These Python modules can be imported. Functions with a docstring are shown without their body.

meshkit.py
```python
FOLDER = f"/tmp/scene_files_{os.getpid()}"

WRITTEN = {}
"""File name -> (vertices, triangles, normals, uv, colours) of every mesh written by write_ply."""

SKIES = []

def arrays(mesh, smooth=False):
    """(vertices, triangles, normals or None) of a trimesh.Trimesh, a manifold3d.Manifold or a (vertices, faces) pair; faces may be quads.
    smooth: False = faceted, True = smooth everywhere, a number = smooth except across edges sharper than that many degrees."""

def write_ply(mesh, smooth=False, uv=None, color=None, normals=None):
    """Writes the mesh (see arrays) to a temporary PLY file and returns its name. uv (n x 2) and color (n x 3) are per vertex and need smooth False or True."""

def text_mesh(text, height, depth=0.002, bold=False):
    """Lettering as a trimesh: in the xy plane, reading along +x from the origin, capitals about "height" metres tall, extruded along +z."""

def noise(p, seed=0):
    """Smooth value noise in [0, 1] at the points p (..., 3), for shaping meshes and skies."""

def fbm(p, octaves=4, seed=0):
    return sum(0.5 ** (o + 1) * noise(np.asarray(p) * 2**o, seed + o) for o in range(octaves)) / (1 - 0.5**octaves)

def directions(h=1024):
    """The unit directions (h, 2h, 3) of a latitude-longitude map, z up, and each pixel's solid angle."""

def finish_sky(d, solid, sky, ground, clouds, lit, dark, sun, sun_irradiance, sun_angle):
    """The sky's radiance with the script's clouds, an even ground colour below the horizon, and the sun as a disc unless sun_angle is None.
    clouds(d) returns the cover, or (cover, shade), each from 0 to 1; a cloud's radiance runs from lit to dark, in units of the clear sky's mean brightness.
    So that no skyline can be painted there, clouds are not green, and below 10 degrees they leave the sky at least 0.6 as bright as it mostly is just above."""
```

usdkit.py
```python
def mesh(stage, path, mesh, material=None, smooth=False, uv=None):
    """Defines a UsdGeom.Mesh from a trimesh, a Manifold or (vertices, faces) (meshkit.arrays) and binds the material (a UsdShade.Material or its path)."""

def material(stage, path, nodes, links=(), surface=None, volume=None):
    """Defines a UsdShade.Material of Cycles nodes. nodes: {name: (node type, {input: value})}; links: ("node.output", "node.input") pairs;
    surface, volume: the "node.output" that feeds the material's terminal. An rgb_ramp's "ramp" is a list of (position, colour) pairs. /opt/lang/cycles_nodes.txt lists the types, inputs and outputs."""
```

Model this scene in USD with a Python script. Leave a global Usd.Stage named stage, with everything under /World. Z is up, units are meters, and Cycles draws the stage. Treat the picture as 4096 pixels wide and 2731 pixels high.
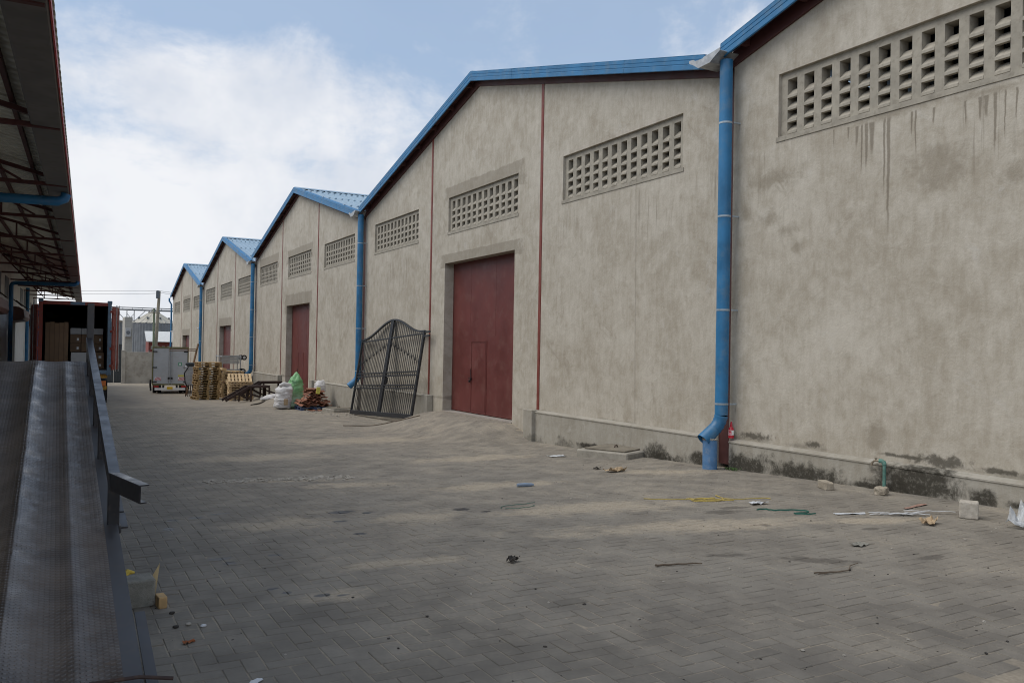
import math, random
import numpy as np
import trimesh, shapely
from shapely.geometry import Polygon, box as sbox
from shapely.ops import unary_union
from pxr import Gf, Sdf, Usd, UsdGeom, UsdLux, UsdShade, Vt
import usdkit, meshkit

stage = Usd.Stage.CreateInMemory()
UsdGeom.SetStageUpAxis(stage, 'Z')
UsdGeom.SetStageMetersPerUnit(stage, 1.0)
UsdGeom.Xform.Define(stage, '/World')
UsdGeom.Scope.Define(stage, '/World/Looks')
rng = random.Random(7)
nrg = np.random.default_rng(7)

# ------------------------------------------------------------------ camera
EYE = 1.75
yaw, pitch, roll = (math.radians(a) for a in (28.9692, 0.5564, -0.9941))
right = np.array([math.cos(yaw), -math.sin(yaw), 0.0])
ahead = np.array([math.sin(yaw), math.cos(yaw), 0.0])
upv = np.array([0, 0, 1.0])
fwd = ahead * math.cos(pitch) + upv * math.sin(pitch)
up1 = -ahead * math.sin(pitch) + upv * math.cos(pitch)
r2 = right * math.cos(roll) - up1 * math.sin(roll)
u2 = right * math.sin(roll) + up1 * math.cos(roll)
cam = UsdGeom.Camera.Define(stage, '/World/camera')
M = np.eye(4)
M[0, :3], M[1, :3], M[2, :3], M[3, :3] = r2, u2, -fwd, (0, 0, EYE)
cam.AddTransformOp().Set(Gf.Matrix4d(M.tolist()))
cam.CreateHorizontalApertureAttr(22.3)
cam.CreateVerticalApertureAttr(22.3 * 682 / 1024)
cam.CreateFocalLengthAttr(22.3 * 3302.87 / 4096)
cam.CreateClippingRangeAttr(Gf.Vec2f(0.05, 3000))
cam.CreateExposureAttr(0.45)

# ------------------------------------------------------------------ sky and sun
SUN_DIR = np.array([-0.56, 0.16, 0.80]); SUN_DIR /= np.linalg.norm(SUN_DIR)
SUN_EL = math.asin(SUN_DIR[2]); SUN_ROT = math.atan2(SUN_DIR[0], SUN_DIR[1])
SKY_STRENGTH = 0.10
CLOUD = 6.9


def sky_material():
    n, l = {}, []
    n['tc'] = ('texture_coordinate', {})
    n['sky'] = ('sky_texture', dict(sky_type='single_scattering', sun_disc=False, sun_elevation=SUN_EL, sun_rotation=SUN_ROT, altitude=50.0, air_density=1.0, aerosol_density=1.6, ozone_density=1.0))
    n['nrm'] = ('vector_math', dict(math_type='normalize')); l.append(('tc.generated', 'nrm.vector1'))
    n['sep'] = ('separate_xyz', {}); l.append(('nrm.vector', 'sep.vector'))
    # a flat cloud layer seen in perspective
    n['zb'] = ('math', dict(math_type='add', value2=0.22)); l.append(('sep.z', 'zb.value1'))
    n['zm'] = ('math', dict(math_type='maximum', value2=0.08)); l.append(('zb.value', 'zm.value1'))
    n['px'] = ('math', dict(math_type='divide')); l += [('sep.x', 'px.value1'), ('zm.value', 'px.value2')]
    n['py'] = ('math', dict(math_type='divide')); l += [('sep.y', 'py.value1'), ('zm.value', 'py.value2')]
    n['pl'] = ('combine_xyz', dict(z=1.3)); l += [('px.value', 'pl.x'), ('py.value', 'pl.y')]
    n['big'] = ('noise_texture', dict(scale=2.6, detail=8.0, roughness=0.58, distortion=0.15)); l.append(('pl.vector', 'big.vector'))
    n['wis'] = ('noise_texture', dict(scale=7.5, detail=10.0, roughness=0.66, distortion=0.35)); l.append(('nrm.vector', 'wis.vector'))
    # broad banks: (direction, cos of inner and outer half angle, weight)
    prev = None
    for i, (d, ci, co, w) in enumerate(CLOUD_BANKS):
        d = np.array(d) / np.linalg.norm(d)
        n[f'b{i}'] = ('vector_math', dict(math_type='dot_product', vector2=tuple(d))); l.append(('nrm.vector', f'b{i}.vector1'))
        n[f'm{i}'] = ('map_range', dict(range_type='smoothstep', clamp=True, from_min=co, from_max=ci, to_min=0.0, to_max=w)); l.append((f'b{i}.value', f'm{i}.value'))
        if prev:
            n[f's{i}'] = ('math', dict(math_type='maximum' if w > 0 else 'add')); l += [(f'{prev}', f's{i}.value1'), (f'm{i}.result', f's{i}.value2')]
            prev = f's{i}.value'
        else:
            prev = f'm{i}.result'
    n['hz'] = ('map_range', dict(range_type='smoothstep', clamp=True, from_min=0.26, from_max=0.04, to_min=0.0, to_max=0.34)); l.append(('sep.z', 'hz.value'))
    n['sum1'] = ('math', dict(math_type='add')); l += [(prev, 'sum1.value1'), ('hz.result', 'sum1.value2')]
    n['mixn'] = ('math', dict(math_type='multiply_add', value2=0.46)); l += [('wis.fac', 'mixn.value1')]
    n['bigw'] = ('math', dict(math_type='multiply', value2=0.74)); l += [('big.fac', 'bigw.value1'), ('bigw.value', 'mixn.value3')]
    n['sum2'] = ('math', dict(math_type='add')); l += [('mixn.value', 'sum2.value1'), ('sum1.value', 'sum2.value2')]
    n['cov'] = ('map_range', dict(range_type='smoothstep', clamp=True, from_min=0.70, from_max=0.96, to_min=0.06, to_max=0.90)); l.append(('sum2.value', 'cov.value'))
    n['shade'] = ('noise_texture', dict(scale=5.0, detail=6.0, roughness=0.55)); l.append(('nrm.vector', 'shade.vector'))
    n['shr'] = ('map_range', dict(range_type='smoothstep', clamp=True, from_min=0.35, from_max=0.62, to_min=0.0, to_max=1.0)); l.append(('shade.fac', 'shr.value'))
    n['ccol'] = ('mix', dict(color1=tuple(CLOUD * np.array(CLOUD_DARK)), color2=tuple(CLOUD * np.array(CLOUD_LIT)))); l.append(('shr.result', 'ccol.fac'))
    n['veil'] = ('mix', dict(fac=0.55, color2=tuple(CLOUD * 0.80 * np.array((0.60, 0.79, 1.06))))); l.append(('sky.color', 'veil.color1'))
    n['mx'] = ('mix', {}); l += [('cov.result', 'mx.fac'), ('veil.color', 'mx.color1'), ('ccol.color', 'mx.color2')]
    n['bg'] = ('background_shader', dict(strength=SKY_STRENGTH)); l.append(('mx.color', 'bg.color'))
    return usdkit.material(stage, '/World/Looks/sky', n, l, surface='bg.background')


CLOUD_LIT, CLOUD_DARK = (1.0, 1.0, 1.02), (0.74, 0.785, 0.87)
CLOUD_BANKS = [((0.09, 0.967, 0.16), 0.995, 0.974, 0.30), ((0.20, 0.945, 0.175), 0.996, 0.978, 0.31), ((0.32, 0.915, 0.15), 0.995, 0.977, 0.28),
               ((0.44, 0.83, 0.34), 0.997, 0.985, 0.10), ((0.635, 0.69, 0.335), 0.9992, 0.9945, 0.26),
               ((-0.6, 0.5, 0.5), 0.9, 0.6, 0.22), ((-0.3, -0.9, 0.5), 0.9, 0.5, 0.2), ((0.2, -0.2, 0.95), 0.92, 0.75, 0.12)]
dome = UsdLux.DomeLight.Define(stage, '/World/sky')
UsdShade.MaterialBindingAPI.Apply(dome.GetPrim()).Bind(sky_material())
dome.GetPrim().SetCustomDataByKey('kind', 'structure')
sun = UsdLux.DistantLight.Define(stage, '/World/sun')
sun.CreateIntensityAttr(0.38); sun.CreateAngleAttr(50.0); sun.CreateColorAttr(Gf.Vec3f(1.0, 0.965, 0.90))
sun.CreateNormalizeAttr(True)
zc = SUN_DIR; xc = np.cross([0, 0, 1.0], zc); xc /= np.linalg.norm(xc); yc = np.cross(zc, xc)
SM = np.eye(4); SM[0, :3], SM[1, :3], SM[2, :3] = xc, yc, zc
sun.AddTransformOp().Set(Gf.Matrix4d(SM.tolist()))

# ------------------------------------------------------------------ helpers
_used = {}


def numbered(parent, name):
    k = (parent, name); c = _used.get(k, 0); _used[k] = c + 1
    return name if c == 0 else f'{name}_{c:03d}'


def path_of(p):
    return '/World' if p is None else str(p.GetPath())


def tag(prim, label=None, cat=None, group=None, kind=None):
    prim = prim.GetPrim() if hasattr(prim, 'GetPrim') else prim
    for k, v in (('label', label), ('category', cat), ('group', group), ('kind', kind)):
        if v: prim.SetCustomDataByKey(k, v)
    return prim


def thing(name, label=None, cat=None, loc=(0, 0, 0), rz=0.0, group=None, kind=None, mat4=None):
    x = UsdGeom.Xform.Define(stage, '/World/' + numbered('/World', name))
    if mat4 is None:
        c, s = math.cos(rz), math.sin(rz)
        mat4 = np.array([[c, -s, 0, loc[0]], [s, c, 0, loc[1]], [0, 0, 1, loc[2]], [0, 0, 0, 1.0]])
    x.AddTransformOp().Set(Gf.Matrix4d(np.asarray(mat4).T.tolist()))
    return tag(x.GetPrim(), label, cat, group, kind)


def copy_of(src, label, loc=(0, 0, 0), rz=0.0, group=None, mat4=None):
    base = src.GetName()
    stem = base[:-4] if base[-4:-3] == '_' and base[-3:].isdigit() else base
    was = src.GetCustomData()
    t = thing(stem, label, was['category'], loc, rz, group or was.get('group'), None, mat4)
    t.GetReferences().AddInternalReference(src.GetPath()); t.SetInstanceable(True)
    return t


class MB:
    def __init__(s): s.v, s.f, s.n = [], [], 0

    def add(s, v, f):
        v = np.asarray(v, float).reshape(-1, 3); f = np.asarray(f, int)
        if f.shape[1] == 4: f = np.vstack([f[:, [0, 1, 2]], f[:, [0, 2, 3]]])
        s.v.append(v); s.f.append(f + s.n); s.n += len(v); return s

    def mesh(s, m, M4=None):
        v, f = np.array(m.vertices), np.array(m.faces)
        if M4 is not None: v = v @ M4[:3, :3].T + M4[:3, 3]
        return s.add(v, f)

    def box(s, x0, x1, y0, y1, z0, z1, R=None, c=None):
        v = np.array([(x, y, z) for x in (x0, x1) for y in (y0, y1) for z in (z0, z1)], float)
        f = [(0, 1, 3, 2), (4, 6, 7, 5), (0, 4, 5, 1), (2, 3, 7, 6), (0, 2, 6, 4), (1, 5, 7, 3)]
        if R is not None:
            c = np.zeros(3) if c is None else np.asarray(c, float)
            v = (v - c) @ np.asarray(R).T + c
        return s.add(v, f)

    def bbox(s, x0, x1, y0, y1, z0, z1, b=0.01, M4=None):
        """box with chamfered edges"""
        c = np.array([(x0 + x1) / 2, (y0 + y1) / 2, (z0 + z1) / 2]); h = np.array([(x1 - x0) / 2, (y1 - y0) / 2, (z1 - z0) / 2])
        b = min(b, *(h * .49)); pts = []
        for sx in (-1, 1):
            for sy in (-1, 1):
                for sz in (-1, 1):
                    e = np.array([sx, sy, sz]) * h
                    for k in range(3):
                        q = e.copy(); q -= np.array([sx, sy, sz]) * b; q[k] = e[k]; pts.append(c + q)
        m = trimesh.convex.convex_hull(np.array(pts))
        return s.mesh(m, M4)

    def beam(s, a, b, w, h, upd=(0, 0, 1)):
        a, b = np.asarray(a, float), np.asarray(b, float); d = b - a; L = np.linalg.norm(d); d = d / L
        u = np.asarray(upd, float)
        if abs(u @ d) > .98: u = np.array([1.0, 0, 0])
        sd = np.cross(d, u); sd /= np.linalg.norm(sd); u = np.cross(sd, d)
        v = [p + sd * i * w / 2 + u * j * h / 2 for p in (a, b) for i, j in ((-1, -1), (1, -1), (1, 1), (-1, 1))]
        return s.add(v, [(0, 3, 2, 1), (4, 5, 6, 7), (0, 1, 5, 4), (1, 2, 6, 5), (2, 3, 7, 6), (3, 0, 4, 7)])

    def tube(s, pts, r, k=10, caps=True):
        pts = np.asarray(pts, float); r = np.broadcast_to(r, len(pts)); T = np.gradient(pts, axis=0); T /= np.linalg.norm(T, axis=1)[:, None] + 1e-12
        u = np.array([0, 0, 1.0]) if abs(T[0][2]) < .9 else np.array([1.0, 0, 0]); v = []
        for p, t, rr in zip(pts, T, r):
            u = u - t * (u @ t); u /= np.linalg.norm(u) + 1e-12; w = np.cross(t, u)
            a = np.arange(k) * 2 * math.pi / k
            v.append(p + rr * (np.cos(a)[:, None] * u + np.sin(a)[:, None] * w))
        f = []
        for i in range(len(pts) - 1):
            for j in range(k): f.append((i * k + j, i * k + (j + 1) % k, (i + 1) * k + (j + 1) % k, (i + 1) * k + j))
        v = np.vstack(v); nb = len(v); tri = [x for q in f for x in ((q[0], q[1], q[2]), (q[0], q[2], q[3]))]
        if caps:
            v = np.vstack([v, pts[0], pts[-1]])
            for j in range(k):
                tri.append((nb, (j + 1) % k, j)); e = (len(pts) - 1) * k; tri.append((nb + 1, e + j, e + (j + 1) % k))
        return s.add(v, tri)

    def prism(s, poly, h, M4=None):
        """poly in xy extruded by h along +z, then transformed"""
        for g in getattr(poly, 'geoms', [poly]):
            m = trimesh.creation.extrude_polygon(g, h, engine='earcut'); s.mesh(m, M4)
        return s

    def out(s): return np.vstack(s.v), np.vstack(s.f)

    def build(s, name, material, parent=None, smooth=False, label=None, kind=None, cat=None, group=None):
        v, f = s.out(); pp = path_of(parent)
        p = usdkit.mesh(stage, pp + '/' + numbered(pp, name), (v, f), material, smooth=smooth)
        return tag(p.GetPrim(), label, cat, group, kind)


# maps local (a, b, depth) onto the facade: a -> world y, b -> world z, depth -> world x
def facade_m(x0): return np.array([[0, 0, 1, x0], [1, 0, 0, 0], [0, 1, 0, 0], [0, 0, 0, 1.0]])


def rot(axis, deg, at=(0, 0, 0)):
    return trimesh.transformations.rotation_matrix(math.radians(deg), axis, at)


def trans(x, y, z): return trimesh.transformations.translation_matrix((x, y, z))


def fbm(p, octaves=4, seed=0): return meshkit.fbm(p, octaves, seed)


# ------------------------------------------------------------------ material kit
class G:
    """small node graph writer"""
    def __init__(s): s.n, s.l, s.c = {}, [], 0

    def add(s, kind, out, ins=None, **vals):
        s.c += 1; name = f'n{s.c}'; s.n[name] = (kind, {k: v for k, v in vals.items()})
        for k, src in (ins or {}).items(): s.l.append((src, f'{name}.{k}'))
        return f'{name}.{out}'

    def pos(s): return s.add('geometry', 'position')
    def obj(s): return s.add('texture_coordinate', 'object')

    def scaled(s, vec, sc, loc=(0, 0, 0)): return s.add('mapping', 'vector', {'vector': vec}, scale=tuple(sc), location=tuple(loc))
    def noise(s, vec, scale, detail=4.0, rough=0.55, dist=0.0, out='fac'): return s.add('noise_texture', out, {'vector': vec}, scale=scale, detail=detail, roughness=rough, distortion=dist)

    def rng(s, val, a, b, lo=0.0, hi=1.0, smooth=True): return s.add('map_range', 'result', {'value': val}, range_type='smoothstep' if smooth else 'linear', clamp=True, from_min=a, from_max=b, to_min=lo, to_max=hi)

    def m(s, op, a, b=None, c=None):
        ins, vals = {}, {}
        for k, x in (('value1', a), ('value2', b), ('value3', c)):
            if x is None: continue
            if isinstance(x, str): ins[k] = x
            else: vals[k] = float(x)
        return s.add('math', 'value', ins, math_type=op, **vals)

    def mix(s, fac, a, b, kind='mix'):
        ins, vals = {}, {}
        for k, x in (('fac', fac), ('color1', a), ('color2', b)):
            if isinstance(x, str): ins[k] = x
            else: vals[k] = x if k == 'fac' else tuple(x)
        return s.add('mix', 'color', ins, mix_type=kind, **vals)

    def bump(s, height, strength=0.4, distance=0.01, normal=None):
        ins = {'height': height}
        if normal: ins['normal'] = normal
        return s.add('bump', 'normal', ins, strength=strength, distance=distance)

    def principled(s, name, color, rough=0.6, metallic=0.0, normal=None, **kw):
        ins, vals = {}, dict(kw)
        for k, x in (('base_color', color), ('roughness', rough), ('metallic', metallic)):
            if isinstance(x, str): ins[k] = x
            else: vals[k] = x
        if normal: ins['normal'] = normal
        o = s.add('principled_bsdf', 'BSDF', ins, **vals)
        return usdkit.material(stage, '/World/Looks/' + name, s.n, s.l, surface=o)


MATS = {}


def simple(name, col, rough=0.6, metallic=0.0, var=0.12, scale=6.0, bump=0.0, dirt=None, dirt_amt=0.4, objvar=0.0, spec=0.5):
    """paint, wood, metal ... with some grime: colour varied by noise in world space"""
    g = G(); p = g.pos(); n = g.noise(p, scale, 5.0, 0.6)
    c = g.mix(g.rng(n, 0.3, 0.7), tuple(np.array(col) * (1 - var)), tuple(np.minimum(np.array(col) * (1 + var), 0.95)))
    if dirt is not None:
        d = g.noise(p, scale * 2.3, 6.0, 0.65)
        c = g.mix(g.rng(d, 0.48, 0.72, 0, dirt_amt), c, dirt)
    if objvar:
        o = g.add('object_info', 'random')
        c = g.mix(1.0, c, g.add('combine_color', 'color', {k: g.rng(o, 0, 1, 1 - objvar, 1 + objvar * .6, False) for k in 'rgb'}), 'multiply')
    nm = g.bump(g.noise(p, scale * 8, 4.0), 0.5, bump) if bump else None
    r = g.rng(n, 0.2, 0.8, max(rough - .1, .03), min(rough + .12, 1))
    MATS[name] = g.principled(name, c, r, metallic, nm, specular_ior_level=spec)
    return MATS[name]


def mat(name): return MATS[name]


# ground height: the yard falls away from the camera; pavers hump up to each door
GY = [-7.4514 + 17.0377 * k for k in range(6)]          # valley gutters between the warehouses
BAYW = 17.0377
ZOFF = [0.05, 0.0, -0.04, -0.25, -0.45]
DOORZ = [0.55, 0.12, -0.36, -0.98, -1.45]
FX = 9.0                                                 # facade plane
_gy = np.array([-60, -20, 0, 5, 10, 15, 21, 28, 34, 40, 50, 65, 80, 95, 400.0]); _gz = np.array([.30, .26, .20, .15, -.01, -.19, -.33, -.50, -.66, -.80, -1.04, -1.42, -1.80, -2.0, -2.0])
from scipy.interpolate import PchipInterpolator
_gi = PchipInterpolator(_gy, _gz)


def sstep(a, b, x):
    t = np.clip((x - a) / (b - a), 0, 1); return t * t * (3 - 2 * t)


def ground_z(x, y):
    x, y = np.asarray(x, float), np.asarray(y, float)
    z = _gi(np.clip(y, -59, 399))
    for b in range(5):
        yc = GY[b] + BAYW * 0.4996
        hump = (DOORZ[b] - 0.012 - z) * sstep(7.0, 8.75, x) * (1 - sstep(1.7, 3.3, np.abs(y - yc)))
        z = z + hump
    fine_u = (fbm(np.stack([x * 1.1, y * 1.1, x * 0 + 1.7], -1), 2, 9) - .5) * 0.016 * (1 - sstep(20, 30, y))
    z = z + fine_u * (1 - sstep(8.3, 8.8, x))
    und = (fbm(np.stack([x * .35, y * .35, x * 0 + 3.3], -1), 3, 5) - .5) * 0.05
    return z + und * (1 - sstep(8.3, 8.8, x)) * 0.8


# ------------------------------------------------------------------ ground
def spots(g, pos, lst, edge=(1.15, 0.55), wob=0.35, wscale=3.0):
    """soft or ragged ellipses on the ground: (x, y, rx, ry, angle deg); returns a 0..1 mask"""
    nz = g.noise(pos, wscale, 5.0, 0.65); w = g.m('multiply_add', nz, wob * 2, -wob)
    best = None
    for (x, y, rx, ry, a) in lst:
        q = g.add('mapping', 'vector', {'vector': pos}, mapping_type='texture', location=(x, y, 0), rotation=(0, 0, math.radians(a)), scale=(rx, ry, 1000.0))
        d = g.m('add', g.add('vector_math', 'value', {'vector1': q}, math_type='length'), w)
        best = d if best is None else g.m('minimum', best, d)
    return g.rng(best, edge[0], edge[1])


SAND = [(2.15, 5.85, .36, .16, 0), (2.35, 5.80, .5, .13, -4), (2.75, 11.15, 1.15, .22, -18), (3.4, 10.3, .7, .3, -15), (4.7, 9.3, .7, .35, 0), (5.0, 7.2, 1.3, .35, -10), (5.2, 5.9, 1.5, .3, -14),
        (1.9, 7.9, .5, .35, 10), (3.2, 7.6, .5, .3, 0), (7.0, 5.3, .7, .16, -20), (5.4, 9.2, .5, .2, 0), (1.6, 5.2, .28, .16, 0), (7.8, 9.4, .8, .3, -30), (6.2, 12.5, 1.2, .5, 0), (3.1, 14.5, 1.3, .6, 0), (5.6, 17, 1.6, .9, 0)]
OIL = [(1.12, 6.62, .085, .05, 0), (1.18, 6.42, .05, .06, 30), (1.02, 8.55, .05, .08, 0), (1.25, 8.62, .07, .06, 0), (.95, 8.1, .05, .09, 0), (1.5, 8.75, .09, .06, 0), (2.6, 8.25, .12, .08, 0), (2.85, 8.1, .07, .05, 0), (2.45, 7.75, .06, .04, 0), (3.75, 7.8, .08, .08, 20),
       (3.9, 7.55, .05, .04, 0), (2.4, 7.05, .06, .05, 0), (1.55, 6.55, .05, .04, 0), (1.3, 5.55, .035, .03, 0), (1.36, 5.42, .03, .03, 0), (1.55, 5.25, .045, .025, 0), (1.65, 5.2, .04, .02, 0)]
WET = [(6.0, 6.35, .26, .10, -12), (6.35, 6.5, .24, .07, -10), (5.85, 5.6, .07, .06, 0), (6.6, 5.05, .08, .05, 0), (5.2, 4.45, .34, .10, -42), (4.65, 4.9, .2, .06, -30), (6.1, 4.1, .16, .06, 0)]


def yard_material(name, kind):
    g = G(); p = g.pos()
    big = g.noise(p, 0.55, 4.0, 0.55); mid = g.noise(p, 2.4, 5.0, 0.6); fine = g.noise(p, 38.0, 4.0, 0.65)
    streak = g.noise(g.scaled(p, (1.5, .35, 1)), 1.2, 4.0, 0.6)
    sep = g.add('separate_xyz', 'y', {'vector': p})
    farf = g.rng(sep, 9.0, 26.0, 0.0, 0.42)
    sepx = g.add('separate_xyz', 'x', {'vector': p})
    eastf = g.rng(sepx, 4.5, 8.5, 0.0, 0.12)
    grey = g.mix(g.rng(mid, 0.3, 0.7), (0.150, 0.134, 0.112), (0.202, 0.183, 0.154))
    sand = g.mix(g.rng(fine, 0.3, 0.7), (0.300, 0.252, 0.186), (0.420, 0.358, 0.275))
    if kind == 'paver':
        r = g.add('geometry', 'random_per_island'); o = g.add('object_info', 'random')
        rr = g.m('fract' if False else 'fraction', g.m('add', r, o))
        k = g.rng(rr, 0, 1, 0.90, 1.10, False)
        grey = g.mix(1.0, grey, g.add('combine_color', 'color', {'r': k, 'g': k, 'b': k}), 'multiply')
        speck = g.noise(p, 190.0, 2.0, 0.6)
        grey = g.mix(g.rng(speck, 0.62, 0.74, 0, 0.30), grey, (0.24, 0.23, 0.22))
        grey = g.mix(g.rng(speck, 0.40, 0.30, 0, 0.35), grey, (0.05, 0.05, 0.05))
    base_d = g.m('add', g.m('add', farf, eastf), g.rng(g.m('add', g.m('multiply', big, 0.45), g.m('multiply', g.noise(p, 1.5, 8.0, 0.72), 0.55)), 0.42, 0.68, 0.04, 0.44))
    if kind == 'paver':
        dust = g.m('multiply', base_d, g.rng(g.m('add', g.m('multiply', mid, .65), g.m('multiply', fine, .35)), 0.36, 0.66, 0.25, 1.0))
    elif kind == 'bed':
        dust = g.m('add', g.m('multiply', base_d, 0.7), g.rng(mid, 0.36, 0.62, 0.10, 0.62))
    else:
        dust = g.m('add', g.m('multiply', base_d, 0.8), g.rng(mid, 0.40, 0.7, 0.0, 0.28))
    c = g.mix(g.m('minimum', dust, 0.92), grey if kind != 'bed' else (0.175, 0.152, 0.120), sand)
    c = g.mix(g.m('multiply', spots(g, p, SAND, (1.3, 0.25), 1.3, 3.4), 0.76), c, sand)
    wet = spots(g, p, WET, (1.2, 0.6), 1.3, 5.0); oil = spots(g, p, OIL, (1.1, 0.8), 1.5, 9.0)
    c = g.mix(g.m('multiply', wet, 0.55), c, (0.052, 0.044, 0.036))
    c = g.mix(g.m('multiply', oil, 0.85), c, (0.022, 0.021, 0.021))
    # dark tyre marks
    ty = g.noise(g.scaled(p, (2.2, .16, 1), (3, 1, 0)), 1.0, 3.0, 0.5)
    c = g.mix(g.rng(ty, 0.62, 0.76, 0, 0.22), c, (0.08, 0.075, 0.068))
    nm = g.bump(g.m('add', fine, g.m('multiply', g.noise(p, 140.0, 3.0), 0.6)), 0.55, 0.0035)
    rough = g.rng(oil, 0, 1, 0.86, 0.45)
    MATS[name] = g.principled(name, c, rough, 0.0, nm, specular_ior_level=0.35)


yard_material('paver', 'paver'); yard_material('sand_bed', 'bed'); yard_material('yard_far', 'far')

ground = thing('ground', kind='structure')
PAV_Y1 = 33.35


def grid_mesh(xs, ys, dz):
    X, Y = np.meshgrid(xs, ys, indexing='ij'); Z = ground_z(X, Y) + dz(X, Y)
    v = np.stack([X, Y, Z], -1).reshape(-1, 3); nx, ny = X.shape
    i = np.arange(nx * ny).reshape(nx, ny)
    return v, np.stack([i[:-1, :-1], i[1:, :-1], i[1:, 1:], i[:-1, 1:]], -1).reshape(-1, 4)


xs = np.unique(np.concatenate([[-200, -60, -20], np.arange(-4, 9.3, .3), [9.3, 11, 15, 45, 90, 200]]))
xn = np.unique(np.concatenate([[-200, -60, -20], np.arange(-4, -2.4, .4), np.arange(-2.4, 9.1, .1015), [9.3, 11, 15, 45, 90, 200]]))
v, f = grid_mesh(xn, np.unique(np.concatenate([np.arange(-3, 2.4, .6), 2.4 + np.arange(0, 200) * .1015, np.arange(22.8, 33.01, .3), [33.0]])), lambda X, Y: X * 0 - 0.0037)
MB().add(v, f).build('sand_bed', mat('sand_bed'), ground, smooth=True)
v, f = grid_mesh(xs, np.unique(np.concatenate([np.arange(33.0, 95, .5)[:], [95, 110, 140, 180, 260, 399]])), lambda X, Y: np.where(Y < 33.7, -0.0045, 0) + X * 0)
MB().add(v, f).build('far_yard', mat('yard_far'), ground, smooth=True)
v, f = grid_mesh(xs, np.array([-59, -30, -10, -3.0]), lambda X, Y: X * 0 - 0.0026)
MB().add(v, f).build('near_yard', mat('yard_far'), ground, smooth=True)

# herringbone pavers, 0.2 x 0.1 m, every one a chamfered block
PW = 0.1015
cells = []
x_lo, x_hi, y_lo, y_hi = -2.4, 8.93, 2.4, PAV_Y1
for i in range(int((y_hi - y_lo) / PW) + 4):
    for j in range(int((x_hi - x_lo) / PW) + 4):
        k = (j - i) % 4
        if k == 0: cells.append((x_lo + j * PW, y_lo + i * PW, 2 * PW, PW))          # lying along x
        elif k == 3: cells.append((x_lo + j * PW, y_lo + i * PW, PW, 2 * PW))        # lying along y
cells = np.array(cells)
cells = cells[(cells[:, 0] + cells[:, 2] < x_hi + .06) & (cells[:, 1] + cells[:, 3] < y_hi)]
N = len(cells)
jit = nrg.normal(0, 1, (N, 6))
gap, ch = 0.0032, 0.0036


def paver_verts(c, j):
    x0, y0, w, h = c.T; n = len(c)
    cx, cy = x0 + w / 2 + j[:, 0] * .0012, y0 + h / 2 + j[:, 1] * .0012; a = j[:, 2] * .006
    out = np.zeros((n, 12, 3))
    for q, (ins, drop) in enumerate(((gap + ch, 0.0), (gap, ch), (gap, 0.03))):
        for e, (sx, sy) in enumerate(((-1, -1), (1, -1), (1, 1), (-1, 1))):
            lx, ly = sx * (w / 2 - ins), sy * (h / 2 - ins)
            px, py = cx + lx * np.cos(a) - ly * np.sin(a), cy + lx * np.sin(a) + ly * np.cos(a)
            out[:, q * 4 + e] = np.stack([px, py, ground_z(px, py) - drop + np.clip(j[:, 3], -1.6, 1.6) * .0011 + j[:, 4] * sx * .0008 + j[:, 5] * sy * .0008], -1)
    return out


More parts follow.
